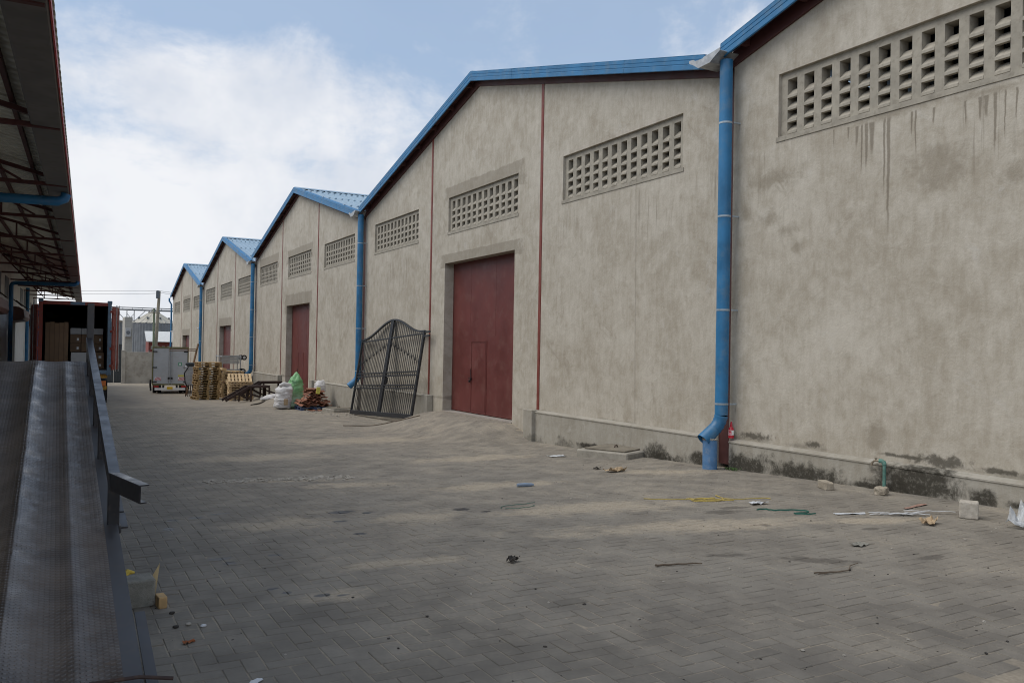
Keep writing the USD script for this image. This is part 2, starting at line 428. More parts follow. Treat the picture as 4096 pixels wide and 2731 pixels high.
PF = [(0, 1, 2), (0, 2, 3)]
for q in (0, 4):
    for e in range(4):
        a, b, c_, d = q + e, q + (e + 1) % 4, q + 4 + (e + 1) % 4, q + 4 + e
        PF += [(a, d, c_), (a, c_, b)]
PF = np.array(PF)
PV = paver_verts(cells, jit)
cen = PV[:, :4].mean(1)
rel = cen - [0, 0, EYE]
dz_ = rel @ fwd; uu = (rel @ r2) / np.maximum(dz_, .01) * 3302.87; vv = (rel @ u2) / np.maximum(dz_, .01) * 3302.87
ex = 0.36 + 0.12
vis = (dz_ > .5) & (np.abs(uu) < 2040) & (np.abs(vv) < 1360) & (cen[:, 0] > ex)
order = np.where(vis)[0][np.argsort(dz_[vis])][:300]
single = np.zeros(N, bool); single[order] = True
for k in order:
    MB().add(PV[k], PF).build('paver', mat('paver'), ground)
rest = np.where(~single)[0]
fv = PV[rest].reshape(-1, 3); ff = (PF[None] + (np.arange(len(rest)) * 12)[:, None, None]).reshape(-1, 3)
# the last course of side walls is only needed near the camera
MB().add(fv, ff).build('paver_field', mat('paver'), ground, kind='stuff')

# ------------------------------------------------------------------ paints and plaster
simple('blue_paint', (0.022, 0.150, 0.315), 0.46, var=0.18, scale=2.2, dirt=(0.13, 0.20, 0.26), dirt_amt=0.45)
simple('blue_roof', (0.26, 0.36, 0.44), 0.36, var=0.08, scale=2.0, dirt=(0.30, 0.33, 0.34), dirt_amt=0.35)
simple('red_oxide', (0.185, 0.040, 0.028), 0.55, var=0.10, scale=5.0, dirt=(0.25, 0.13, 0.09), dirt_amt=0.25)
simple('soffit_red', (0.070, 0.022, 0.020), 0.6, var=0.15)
simple('door_red', (0.122, 0.029, 0.024), 0.5, var=0.14, scale=1.3, dirt=(0.17, 0.075, 0.06), dirt_amt=0.45, bump=0.004)
simple('galvanised', (0.42, 0.43, 0.43), 0.42, 0.55, var=0.18, scale=9.0, dirt=(0.25, 0.22, 0.19), dirt_amt=0.3)
simple('strap_metal', (0.36, 0.42, 0.46), 0.45, 0.3, var=0.2)
simple('dark_inside', (0.03, 0.03, 0.03), 0.9)
simple('black_steel', (0.016, 0.016, 0.018), 0.42, 0.2, var=0.25, scale=8.0, dirt=(0.07, 0.05, 0.04), dirt_amt=0.4)
simple('rusty_steel', (0.040, 0.022, 0.017), 0.7, 0.1, var=0.3, scale=7.0, dirt=(0.11, 0.06, 0.035), dirt_amt=0.5)
simple('rubber', (0.018, 0.018, 0.018), 0.8, var=0.2)


def wall_spots(g, p, lst, edge=(1.25, 0.55), wob=0.5, wscale=5.0):
    """ragged ellipses on the facade: (y, z, ry, rz); returns a 0..1 mask"""
    nz = g.noise(p, wscale, 7.0, 0.72, 0.3); w = g.m('multiply_add', nz, wob * 2, -wob); best = None
    for (y, z, ry, rz) in lst:
        q = g.add('mapping', 'vector', {'vector': p}, mapping_type='texture', location=(FX, y, z), scale=(1000.0, ry, rz))
        d = g.m('add', g.add('vector_math', 'value', {'vector1': q}, math_type='length'), w)
        best = d if best is None else g.m('minimum', best, d)
    return g.rng(best, edge[0], edge[1])


def wall_runs(g, p, lst):
    """thin runs of dirty water: (y, z of the top, length, half width), tapering downwards"""
    wig = g.m('multiply_add', g.noise(g.scaled(p, (1, 1, 2.0)), 2.4, 4.0, 0.6), .05, -.025); best = None
    for (y, z, ln, w) in lst:
        sp = g.add('separate_xyz', 'y', {'vector': p}), g.add('separate_xyz', 'z', {'vector': p})
        a = g.m('absolute', g.m('divide', g.m('add', g.m('subtract', sp[0], y), wig), w))
        t = g.m('divide', g.m('subtract', z, sp[1]), ln)
        k = g.m('multiply', g.rng(g.m('add', a, g.m('multiply', t, .55)), 1.2, .55), g.m('multiply', g.rng(t, -.04, .02), g.rng(t, 1.0, .62)))
        best = k if best is None else g.m('maximum', best, k)
    return best


RUNS = [(6.7, 4.70, 1.63, .030), (6.76, 4.70, 1.03, .020), (7.02, 4.70, .66, .030), (7.09, 4.70, .71, .018), (6.94, 4.70, .46, .045), (6.33, 4.70, .62, .014), (6.38, 4.70, .32, .018), (5.37, 4.66, .75, .022), (5.26, 4.66, .6, .012),
        (5.54, 4.66, .3, .022), (5.47, 4.66, .28, .032), (7.53, 4.74, .26, .012), (7.17, 4.70, .3, .03), (5.71, 4.66, .3, .016), (5.14, 4.66, .4, .014), (6.1, 4.68, .22, .02), (7.3, 4.72, .18, .018)]
BROWN = [(8.56, 4.26, .54, .14), (9.1, 3.81, .13, .19), (8.63, 3.71, .2, .13), (8.31, 3.49, .19, .09), (8.13, 3.26, .13, .12), (6.69, 4.76, .62, .07), (5.48, 4.70, .5, .06), (6.03, 3.97, .41, .28), (5.15, 3.74, .14, .14), (6.83, .72, .14, .18)]
DAMP = [(8.83, .54, .34, .05), (7.78, .54, .15, .04), (5.95, .54, .36, .07), (5.26, .52, .25, .03), (6.41, .54, .35, .025)]
MOULD = [(8.91, .08, .62, .23), (7.85, .13, .58, .15), (6.17, .27, .60, .25), (5.38, .21, .17, .11), (4.9, .20, .25, .05), (6.84, .12, .28, .05), (9.39, .08, .09, .21), (10.86, -.01, .3, .12), (9.97, .08, .21, .12), (9.41, .12, .14, .14), (12.91, -.06, .61, .06), (11.9, -.04, .6, .07)]


def plaster(name, a, b, mould, wins=(), seed=0.0):
    """cement plaster; wins: patches of newer cement (y, z, ry, rz) round openings; mould: grey growth near the foot"""
    g = G(); p = g.pos()
    ps = g.add('vector_math', 'vector', {'vector1': p}, math_type='add', vector2=(seed, seed * 1.7, seed * .6))
    cloud = g.noise(ps, 0.9, 7.0, 0.68, 0.5); mid = g.noise(ps, 4.2, 8.0, 0.70, 0.4); fine = g.noise(ps, 26.0, 5.0, 0.7)
    vert = g.noise(g.scaled(ps, (1, 4.4, .9)), 2.6, 8.0, 0.70, 0.3)
    t = g.m('add', g.m('add', g.m('multiply', cloud, .40), g.m('multiply', mid, .34)), g.m('multiply', vert, .26))
    c = g.mix(g.rng(t, 0.36, 0.64), a, b)
    c = g.mix(g.rng(fine, 0.60, 0.78, 0, 0.28), c, tuple(np.array(b) * 1.15))
    c = g.mix(g.rng(fine, 0.38, 0.24, 0, 0.35), c, tuple(np.array(a) * .62))
    # brownish trowel patches
    pat = g.noise(ps, 1.1, 8.0, 0.72, 0.8)
    c = g.mix(g.rng(pat, 0.57, 0.70, 0, 0.55), c, (0.270, 0.232, 0.178))
    wh = g.noise(ps, 1.9, 8.0, 0.74, 0.6)
    c = g.mix(g.rng(wh, 0.57, 0.72, 0, 0.42), c, (0.55, 0.53, 0.49))
    # runs of water below the vents
    run = g.noise(g.scaled(ps, (1, 7.0, .22)), 2.3, 4.0, 0.6)
    sy, sz = g.add('separate_xyz', 'y', {'vector': p}), g.add('separate_xyz', 'z', {'vector': p})
    gl = g.m('add', sz, g.rng(sy, 0, 80, -0.20, 1.7, False))       # height above the yard
    zone = g.m('multiply', g.m('multiply', g.rng(gl, 4.75, 4.62), g.rng(gl, 3.1, 4.6)), g.rng(g.noise(ps, .55, 2.0), .47, .58))
    c = g.mix(g.m('multiply', g.m('multiply', g.rng(run, 0.55, 0.64), zone), 0.62), c, (0.215, 0.185, 0.145))
    for (y, z, ry, rz) in wins:
        q = g.add('mapping', 'vector', {'vector': p}, mapping_type='texture', location=(FX, y, z), scale=(1000.0, ry, rz))
        qx = g.add('separate_xyz', 'y', {'vector': q}); qz = g.add('separate_xyz', 'z', {'vector': q})
        d = g.m('maximum', g.m('absolute', qx), g.m('absolute', qz))
        d = g.m('add', d, g.m('multiply_add', g.noise(ps, 2.2, 7.0, 0.72), .62, -.31))
        c = g.mix(g.rng(d, 1.06, 0.94, 0, 0.55), c, (0.225, 0.195, 0.150))
    # mould creeping up from the foot and along the coping
    mz = g.m('add', g.m('multiply', g.noise(ps, 0.85, 5.0, 0.6), .80), g.m('multiply', g.noise(ps, 7.0, 6.0, 0.7), .20))
    lim = g.m('subtract', g.m('multiply_add', mz, mould[0], mould[1]), gl)
    near = g.rng(sy, 16.0, 10.5, 0.45, 1.0)
    foot = g.m('multiply', g.m('multiply', g.rng(lim, -0.06, 0.12), g.rng(g.noise(ps, 22.0, 5.0, 0.75), 0.34, 0.56, 0.45, 1.0)), near)
    c = g.mix(g.m('multiply', foot, 0.88), c, (0.038, 0.034, 0.026))
    if mould[2]:
        band = g.m('absolute', g.m('subtract', sz, mould[2]))
        bl = g.m('subtract', g.m('multiply_add', mz, 0.42, -0.17), band)
        c = g.mix(g.m('multiply', g.rng(bl, -0.01, 0.07), 0.48), c, (0.070, 0.062, 0.047))
    if name == 'plaster_bay0':
        c = g.mix(g.m('multiply', wall_spots(g, p, BROWN, (1.35, .15), 1.7, 4.5), .60), c, (0.235, 0.200, 0.150))
        c = g.mix(g.m('multiply', wall_runs(g, p, RUNS), .70), c, (0.165, 0.138, 0.102))
        c = g.mix(g.m('multiply', wall_spots(g, p, DAMP, (1.3, .4), 2.0, 7.0), .80), c, (0.060, 0.053, 0.040))
    if name == 'plinth_plaster':
        c = g.mix(g.m('multiply', g.m('multiply', wall_spots(g, p, MOULD, (1.25, .50), 1.5, 4.0), g.rng(g.noise(ps, 18.0, 6.0, .75), .30, .52, .55, 1.0)), .93), c, (0.034, 0.030, 0.022))
    h = g.m('add', g.m('multiply', fine, 1.0), g.m('multiply', mid, 1.6))
    nm = g.bump(h, 0.5, 0.010)
    MATS[name] = g.principled(name, c, g.rng(t, .3, .7, .82, .94), 0.0, nm, specular_ior_level=0.25)


WALL_A, WALL_B = (0.346, 0.304, 0.240), (0.512, 0.472, 0.402)
WIN_FR = [(0.0567, 0.2725), (0.3813, 0.6008), (0.7209, 0.9361)]
STRIP_FR = (0.3217, 0.6653)
DOOR_FR = (0.3882, 0.6109)
for b in range(5):
    y0 = GY[b]
    pts = []
    if b in (1, 2, 4): pts.append((y0 + BAYW * .491, 5.70 + ZOFF[b], 2.05, .28))
    if b == 2: pts.append((y0 + BAYW * .828, 5.75 + ZOFF[b], 2.0, .34))
    if b >= 1: pts.append((y0 + BAYW * .4996, DOORZ[b] + 3.93, 2.15, .17 if b == 1 else .42))
    plaster(f'plaster_bay{b}', WALL_A, WALL_B, (0.5, -0.35, 0.44 + ZOFF[b]), pts, 3.7 * b)
plaster('plinth_plaster', (0.285, 0.258, 0.210), (0.39, 0.365, 0.315), (2.4, -1.10, 0), (), 9.1)
simple('cement', (0.31, 0.285, 0.24), 0.9, var=0.16, scale=7.0, bump=0.006, dirt=(0.20, 0.175, 0.135), dirt_amt=0.6)
simple('vent_cement', (0.330, 0.300, 0.245), 0.9, var=0.14, scale=5.0, bump=0.005, dirt=(0.19, 0.165, 0.13), dirt_amt=0.55)
simple('reveal_cement', (0.300, 0.270, 0.235), 0.9, var=0.14, scale=3.0, bump=0.005, dirt=(0.20, 0.175, 0.15), dirt_amt=0.5)

# ------------------------------------------------------------------ the row of gabled warehouses
SL = 0.255                                                # roof slope


def wall_top(b, y):
    yc = GY[b] + BAYW / 2
    return 8.30 + ZOFF[b] - SL * abs(y - yc)


def slope_pts(b, dz, y_in=0.0):
    y0, y1, yc = GY[b] + y_in, GY[b + 1] - y_in, GY[b] + BAYW / 2
    return [(y0, wall_top(b, y0) + dz), (yc, wall_top(b, yc) + dz), (y1, wall_top(b, y1) + dz)]


def band(b, lo, hi, y_in=0.0):
    """chevron-shaped strip between two heights above the wall top, as a polygon in (y, z)"""
    A, B = slope_pts(b, lo, y_in), slope_pts(b, hi, y_in)
    return Polygon(A + B[::-1])


def half_band(b, lo, hi, s, y_in=0.0):
    A, B = slope_pts(b, lo, y_in), slope_pts(b, hi, y_in)
    A, B = (A[:2], B[:2]) if s == 0 else (A[1:], B[1:])
    return Polygon(A + B[::-1])


WH_LABEL = ['nearest plastered warehouse on the right, cut by the frame, vent row high up',
            'plastered gabled warehouse with the large red door beside the leaning iron gate',
            'plastered gabled warehouse with red door behind the green and white sacks',
            'plastered gabled warehouse behind the wooden pallet stacks, fourth along the row',
            'farthest plastered gabled warehouse at the row end, beside the white box truck']


def louvre_grid(ya, yb, za, zb, n=12, rows=4):
    """cells of a vent: list of (y0, y1, z0, z1)"""
    mx, mt, mb_ = 0.055, 0.10, 0.06
    pitch = (yb - ya - 2 * mx) / n; bar = pitch * .42
    return [(ya + mx + k * pitch + bar / 2, ya + mx + (k + 1) * pitch - bar / 2, za + mb_, zb - mt) for k in range(n)]


def blade(mb, y0, y1, z, x0):
    """one sloping concrete louvre: low lip at the front, rising inwards"""
    prof = [(x0 - .012, z), (x0 - .010, z + .034), (x0 + .095, z + .138), (x0 + .125, z + .130), (x0 + .125, z + .09), (x0 + .03, z - .006)]
    n = len(prof); v = [(px, y, pz) for y in (y0, y1) for px, pz in prof]
    f = [(i, (i + 1) % n, n + (i + 1) % n, n + i) for i in range(n)]
    tri = [x for q in f for x in ((q[0], q[1], q[2]), (q[0], q[2], q[3]))]
    tri += [(0, i + 1, i) for i in range(1, n - 1)] + [(n, n + i, n + i + 1) for i in range(1, n - 1)]
    mb.add(v, tri)


def warehouse(b):
    w = thing('warehouse', WH_LABEL[b], 'warehouse', group='row of gabled warehouses')
    y0, y1, yc, zo = GY[b], GY[b + 1], GY[b] + BAYW / 2, ZOFF[b]
    ya, yb = y0 + .055, y1 - (.20 if b < 4 else .045)
    outline = Polygon([(ya, -3.2), (yb, -3.2), (yb, wall_top(b, yb)), (yc, wall_top(b, yc)), (ya, wall_top(b, ya))])
    wz0, wz1 = 4.785 + zo, 5.70 + zo
    wins = [(y0 + a * BAYW, y0 + c * BAYW) for a, c in WIN_FR]
    dy0, dy1 = y0 + DOOR_FR[0] * BAYW, y0 + DOOR_FR[1] * BAYW
    dz0, dz1 = DOORZ[b], DOORZ[b] + 3.87
    holes = unary_union([sbox(a, wz0, c, wz1) for a, c in wins] + [sbox(dy0, -4, dy1, dz1)])
    strips = [y0 + s * BAYW for s in STRIP_FR]
    groove = unary_union([sbox(s - .05, -4, s + .05, 12) for s in strips])
    shp = outline.difference(holes).difference(groove)
    MB().prism(shp, 0.26, facade_m(FX)).build('wall', mat(f'plaster_bay{b}'), w)
    # red steel columns showing as strips in the plaster, and one beside each downpipe
    for s in strips:
        MB().box(FX - .012, FX + .1, s - .046, s + .046, .45 + zo if b < 2 else -.1 + zo, wall_top(b, s) - .02).build('column_strip', mat('red_oxide'), w)
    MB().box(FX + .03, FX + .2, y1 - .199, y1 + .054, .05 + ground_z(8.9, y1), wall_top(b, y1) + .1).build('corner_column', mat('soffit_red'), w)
    # vents
    for k, (a, c) in enumerate(wins):
        seen = not (b == 0 and k < 2)
        cells = louvre_grid(a, c, wz0, wz1)
        panel = sbox(a, wz0, c, wz1).difference(unary_union([sbox(p, r, q, s) for p, q, r, s in cells]))
        vp = MB().prism(panel, 0.17, facade_m(FX + .055)).box(FX - .012, FX + .05, a - .03, c + .03, wz0 - .055, wz0 + .012).build('vent_window', mat('vent_cement'), w)
        allb = MB()
        for (p, q, r, s) in cells:
            step = (s - r) / 4.35
            for i in range(4):
                if b <= 2 and seen:
                    m = MB(); blade(m, p + .001, q - .001, r - .03 + i * step if i else r - .02, FX + .06); m.build('louvre_blade', mat('vent_cement'), vp)
                else: blade(allb, p + .001, q - .001, r - .03 + i * step, FX + .06)
        if allb.n: allb.build('louvre_blades', mat('vent_cement'), vp, kind='stuff')
    # plinth with sloped coping, in the outer thirds, ended by piers
    pz = [.43, .45, .38, .15, -.15][b]
    for (a, c) in ((ya + .02 if b else ya, strips[0] + .02), (strips[1] - .02, yb - .10)):
        prof = Polygon([(FX - .10, -3.2), (FX - .003, -3.2), (FX - .003, pz + .03), (FX - .09, pz + .004), (FX - .112, pz - .004), (FX - .112, pz - .022), (FX - .10, pz - .028)])
        m4 = np.array([[1, 0, 0, 0], [0, 0, 1, a], [0, 1, 0, 0], [0, 0, 0, 1.0]])
        MB().prism(prof, c - a, m4).build('plinth', mat('plinth_plaster'), w)
    for s, sg in ((strips[0], 1), (strips[1], -1)):
        MB().bbox(FX - .19, FX - .004, min(s - .06 * sg, s + .30 * sg), max(s - .06 * sg, s + .30 * sg), -3, pz + .035, .012).build('pier', mat('plinth_plaster'), w)
    # door: deep reveal, sliding steel leaf with a wicket
    D = .275
    MB().box(FX - .02, FX + 1.2, dy0 + .002, dy1 - .002, dz0 - .6, dz0 - .004).build('threshold', mat('reveal_cement'), w)
    lf = MB().box(FX + D - .01, FX + D + .05, dy0 - .3, dy1 + .3, dz0 + .015, dz1 + .25)
    for t in (.36, .72): lf.box(FX + D - .0125, FX + D - .009, dy0 + (dy1 - dy0) * t - .003, dy0 + (dy1 - dy0) * t + .003, dz0 + 1.95, dz1)
    leaf = lf.build('door', mat('door_red'), w)
    wy0, wy1, wz = dy0 + (dy1 - dy0) * .48, dy0 + (dy1 - dy0) * .693, dz0 + 1.80
    fx = FX + D - .011
    MB().box(fx - .006, fx, wy0 + .03, wy1 - .03, dz0 + .08, wz - .03).build('wicket_door', mat('door_red'), leaf)
    fr = MB()
    for q in ((wy0 - .03, wy0, dz0 + .05, wz + .03), (wy1, wy1 + .03, dz0 + .05, wz + .03), (wy0, wy1, wz, wz + .03)): fr.box(fx - .010, fx, *q)
    fr.build('wicket_frame', mat('door_red'), leaf)
    MB().box(fx - .045, fx - .008, wy1 - .06, wy1 + .10, dz0 + .87, dz0 + .89).tube([(fx - .035, wy1 - .02, dz0 + 1.12), (fx - .035, wy1 - .02, dz0 + .82)], .009, 8).bbox(fx - .055, fx - .015, wy1 + .02, wy1 + .07, dz0 + .78, dz0 + .84, .008).build('latch', mat('black_steel'), leaf)
    # roof: ribbed sheets on both slopes
    x0, x1 = FX - .26, FX + 34
    rib, k = [], x0 + .02
    px, pz_ = [x0], [0.0]
    while k < x1 - .3:
        px += [k, k + .02, k + .055, k + .075]; pz_ += [0, .036, .036, 0]; k += .2475
    px.append(x1); pz_.append(0.0)
    px, pz_ = np.array(px), np.array(pz_)
    for s in (0, 1):
        A, B = (slope_pts(b, .155, .16)[0], slope_pts(b, .155, .16)[1]) if s == 0 else (slope_pts(b, .155, .16)[1], slope_pts(b, .155, .16)[2])
        n = len(px); v = []
        for (yy, zz) in (A, B): v += [(x, yy, zz + d) for x, d in zip(px, pz_)]
        for (yy, zz) in (A, B): v += [(x, yy, zz + d - .012) for x, d in zip(px, pz_)]
        f = [(i, i + 1, n + i + 1, n + i) for i in range(n - 1)] + [(2 * n + i, 3 * n + i, 3 * n + i + 1, 2 * n + i + 1) for i in range(n - 1)]
        MB().add(v, f).build('roof_slope', mat('blue_roof'), w)
        if b in (2, 3, 4) and s == 0:
            cl = MB()
            for t in (.18, .5, .82):
                cy, cz = A[0] + (B[0] - A[0]) * t, A[1] + (B[1] - A[1]) * t
                for q in px[2::4][:60]: cl.bbox(q + .0, q + .06, cy - .09, cy + .09, cz + .03, cz + .075, .008)
            cl.build('roof_clips', mat('blue_roof'), w, kind='stuff')
    # ridge cap
    cap = Polygon([(yc - .28, wall_top(b, yc - .28) + .198), (yc, wall_top(b, yc) + .205), (yc + .28, wall_top(b, yc + .28) + .198), (yc + .28, wall_top(b, yc + .28) + .21), (yc, wall_top(b, yc) + .235), (yc - .28, wall_top(b, yc - .28) + .21)])
    MB().prism(cap, 33.9, facade_m(x0 + .03)).build('ridge_cap', mat('blue_roof'), w)
    # blue barge flashing along the gable in lengths, with two folded lines; dark soffit; red rafter on the wall head
    for s in (0, 1):
        ye0, ye1 = (y0 + .17, yc) if s == 0 else (yc, y1 - .17)
        nseg = 4; L = (ye1 - ye0) / nseg
        for q in range(nseg):
            a, c = ye0 + q * L, ye0 + (q + 1) * L - .004
            m = MB()
            za, zb_ = wall_top(b, a), wall_top(b, c)
            lay = [(-.03, .0), (-.022, .012), (.052, .012), (.063, .004), (.070, .012), (.126, .012), (.131, .004), (.138, .012), (.192, .012), (.205, .0)]
            n = len(lay); v = []
            for yy, zz in ((a, za), (c, zb_)):
                v += [(x0 - o - (.002 if q % 2 else 0), yy, zz + d) for d, o in lay]
                v += [(x0 + .012, yy, zz + d) for d, o in lay]
            f = []
            for i in range(n - 1):
                f += [(i, i + 1, 2 * n + i + 1, 2 * n + i), (n + i, 3 * n + i, 3 * n + i + 1, n + i + 1)]
                f += [(i, n + i, n + i + 1, i + 1), (2 * n + i, 2 * n + i + 1, 3 * n + i + 1, 3 * n + i)]
            f += [(0, 2 * n, 3 * n, n), (n - 1, 2 * n - 1, 4 * n - 1, 3 * n - 1)]
            m.add(v, f)
            # top return lying on the roof
            m.add([(x0 - .012, a, za + .205), (x0 + .18, a, za + .208), (x0 + .18, c, zb_ + .208), (x0 - .012, c, zb_ + .205), (x0 - .012, a, za + .199), (x0 + .18, a, za + .199), (x0 + .18, c, zb_ + .199), (x0 - .012, c, zb_ + .199)],
                  [(0, 1, 2, 3), (4, 7, 6, 5), (0, 4, 5, 1), (1, 5, 6, 2), (2, 6, 7, 3), (3, 7, 4, 0)])
            m.build('barge_flashing', mat('blue_paint'), w)
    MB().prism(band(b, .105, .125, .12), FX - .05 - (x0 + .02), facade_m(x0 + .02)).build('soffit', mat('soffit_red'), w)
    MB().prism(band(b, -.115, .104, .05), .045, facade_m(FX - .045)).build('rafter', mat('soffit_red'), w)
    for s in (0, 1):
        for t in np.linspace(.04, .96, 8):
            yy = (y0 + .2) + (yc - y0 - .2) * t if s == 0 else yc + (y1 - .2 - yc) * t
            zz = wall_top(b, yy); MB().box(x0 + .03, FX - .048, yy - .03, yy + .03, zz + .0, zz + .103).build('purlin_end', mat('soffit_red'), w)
    # dark inside
    MB().prism(Polygon([(y0 + .06, -3)] + slope_pts(b, .14, .06) + [(y1 - .06, -3)]), .3, facade_m(FX + 33.6)).build('rear_wall', mat('cement'), w)
    MB().box(FX + .262, FX + 33.5, y0 - .03, y0 + .03, -3, wall_top(b, y0) + .135).build('party_wall', mat('cement'), w)
    MB().box(FX + 1.25, FX + 33.5, y0 + .04, y1 - .04, dz0 - .3, dz0 - .02).build('floor_slab', mat('cement'), w)
    if b == 4:
        MB().box(FX + .262, FX + 33.5, y1 - .2, y1 - .05, -3, wall_top(b, y1) + .05).build('end_wall', mat('cement'), w)
    # valley gutter at the far side of this bay with its downpipe
    yg = y1; zg = min(wall_top(b, y1), wall_top(min(b + 1, 4), y1)) + (0.02 if b < 4 else 0)
    if b < 4:
        pr = [(-.415, .10), (-.405, .115), (-.30, .06), (-.15, -.035), (.16, -.05), (.30, .045), (.405, .11), (.415, .095), (.305, .03), (.165, -.065), (-.155, -.05), (-.305, .045)]
        MB().prism(Polygon([(yg + a, zg + .03 + z) for a, z in [(a_ * .80, z_ * .8) for a_, z_ in pr]]), 30.0, facade_m(FX - .42)).build('valley_gutter', mat('galvanised'), w)
        MB().prism(Polygon([(yg + a * .80, zg + .03 + z * .8) for a, z in [(-.425, .145), (-.425, .09), (-.305, .03), (-.155, -.06), (.165, -.075), (.305, .02), (.425, .085), (.425, .135), (.30, .125), (.26, .085), (.05, .075), (.0, .10), (-.2, .115)]]), .012, facade_m(FX - .435)).build('gutter_end', mat('galvanised'), w)
    rp = .097 if b < 4 else .07; px_ = FX - .20 - (.0 if b < 4 else .0); yp = yg - .235 if b < 4 else yg + .05
    zb0 = [.74, .74, .48, .05, -.1][b]
    ztop = zg + (.02 if b < 4 else -.05)
    pts = [(px_, yp, ztop), (px_, yp, zb0 + .08)]
    m = MB()
    # straight lengths with slightly wider sockets
    zs = np.arange(ztop, zb0 + .08, -1.42); zs = np.append(zs, zb0 + .08)
    for za, zb_ in zip(zs[:-1], zs[1:]): m.tube([(px_, yp, za), (px_, yp, zb_)], rp, 22, False)
    bend = []
    for t in np.linspace(0, 1, 9):
        a = t * math.radians(48); bend.append((px_ - .30 * (1 - math.cos(a)), yp + .05 * t, zb0 + .08 - .30 * math.sin(a)))
    rr = [rp + (.006 if i % 2 else -.002) for i in range(9)]
    m.tube(bend, rr, 22, False)
    e = np.array(bend[-1]); dd = np.array([-math.sin(math.radians(48)), .12, -math.cos(math.radians(48))]); dd /= np.linalg.norm(dd)
    m.tube([e, e + dd * .24], [rp + .004, rp + .014], 22, False)
    m.tube([e + dd * .24, e + dd * .02], [rp + .008, rp - .004], 22, False)
    if b < 4:
        dp = m.build('downpipe', mat('blue_paint'), w, smooth=40)
        for zz in np.arange(ztop - .95, zb0 + .02, -1.41):
            MB().tube([(px_, yp, zz - .014), (px_, yp, zz + .014)], rp + .004, 22).box(px_ + rp * .8, FX, yp - rp - .012, yp - rp + .006, zz - .012, zz + .012).build('strap', mat('strap_metal'), dp, smooth=40)
    else:
        MB().tube([(FX - .3, y1 + .02, zg + .05), (FX - .3, y1 + .02, zg - .2), (FX - .12, y1 + .02, zg - .5), (FX - .12, y1 + .02, -1.5)], .07, 14).build('downpipe', mat('blue_paint'), w, smooth=40)
    return w


WH = [warehouse(b) for b in range(5)]

# ------------------------------------------------------------------ more paints
simple('dock_white', (0.66, 0.65, 0.61), 0.7, var=0.06, scale=1.2, dirt=(0.42, 0.40, 0.35), dirt_amt=0.3)
simple('truss_red', (0.072, 0.018, 0.016), 0.6, var=0.15)
simple('canopy_sheet', (0.62, 0.60, 0.52), 0.55, 0.1, var=0.10, scale=2.0, dirt=(0.20, 0.17, 0.13), dirt_amt=0.35)
simple('gutter_grey', (0.145, 0.135, 0.13), 0.6, 0.1, var=0.22, scale=3.0, dirt=(0.10, 0.085, 0.07), dirt_amt=0.5)
simple('red_edge', (0.40, 0.035, 0.03), 0.5)
simple('shutter_grey', (0.40, 0.40, 0.37), 0.5, 0.1, var=0.08)
simple('housing_brown', (0.13, 0.055, 0.035), 0.6, var=0.15)
simple('vent_grey', (0.13, 0.14, 0.15), 0.6)
simple('container_red', (0.22, 0.036, 0.022), 0.6, var=0.15, scale=4.0, dirt=(0.16, 0.08, 0.05), dirt_amt=0.5)
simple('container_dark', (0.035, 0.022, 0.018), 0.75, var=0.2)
simple('faded_blue_steel', (0.10, 0.16, 0.22), 0.55, 0.1, var=0.2, dirt=(0.12, 0.09, 0.07), dirt_amt=0.5)
simple('carton', (0.19, 0.12, 0.07), 0.85, var=0.10, scale=3.0, objvar=0.2)
simple('label_white', (0.75, 0.75, 0.73), 0.6, var=0.05)
simple('appliance_white', (0.38, 0.38, 0.38), 0.45, var=0.05)
simple('chassis_yellow', (0.50, 0.27, 0.03), 0.6, var=0.2, dirt=(0.10, 0.07, 0.04), dirt_amt=0.6)
simple('lamp_red', (0.42, 0.03, 0.02), 0.3)
simple('lamp_orange', (0.65, 0.16, 0.02), 0.3)
simple('truck_white', (0.43, 0.45, 0.46), 0.40, var=0.06, scale=2.0, dirt=(0.38, 0.36, 0.33), dirt_amt=0.35)
simple('truck_trim', (0.16, 0.15, 0.06), 0.6, var=0.2)
simple('bumper_white', (0.74, 0.74, 0.72), 0.5, var=0.06)
simple('plate_yellow', (0.72, 0.46, 0.02), 0.4)
simple('reflect_white', (0.80, 0.80, 0.78), 0.4)
simple('reflect_red', (0.55, 0.03, 0.04), 0.4)
simple('sticker_green', (0.06, 0.30, 0.16), 0.5)
simple('sticker_yellow', (0.60, 0.55, 0.10), 0.5)
simple('tyre', (0.020, 0.019, 0.018), 0.85, var=0.2, dirt=(0.09, 0.075, 0.055), dirt_amt=0.4)
simple('silo_steel', (0.165, 0.175, 0.185), 0.5, 0.3, var=0.15, scale=0.8, dirt=(0.10, 0.10, 0.10), dirt_amt=0.4)
simple('silo_roof', (0.42, 0.39, 0.32), 0.55, 0.1, var=0.12, scale=0.7, dirt=(0.25, 0.21, 0.15), dirt_amt=0.4)
simple('gantry_steel', (0.13, 0.14, 0.15), 0.6, 0.2, var=0.2)
simple('old_wood', (0.26, 0.225, 0.165), 0.85, var=0.2, scale=4.0)
simple('green_wood', (0.16, 0.19, 0.12), 0.85, var=0.2, scale=4.0)
simple('wire_grey', (0.15, 0.15, 0.16), 0.6)
simple('yard_wall', (0.39, 0.36, 0.31), 0.9, var=0.16, scale=1.1, bump=0.01, dirt=(0.22, 0.195, 0.155), dirt_amt=0.6)
simple('shed_white', (0.66, 0.65, 0.62), 0.6, var=0.06)
simple('shed_red', (0.20, 0.045, 0.035), 0.7, var=0.15)
simple('gate_dark', (0.045, 0.052, 0.055), 0.6, 0.2, var=0.2)
simple('pale_block', (0.36, 0.34, 0.30), 0.9, var=0.10)


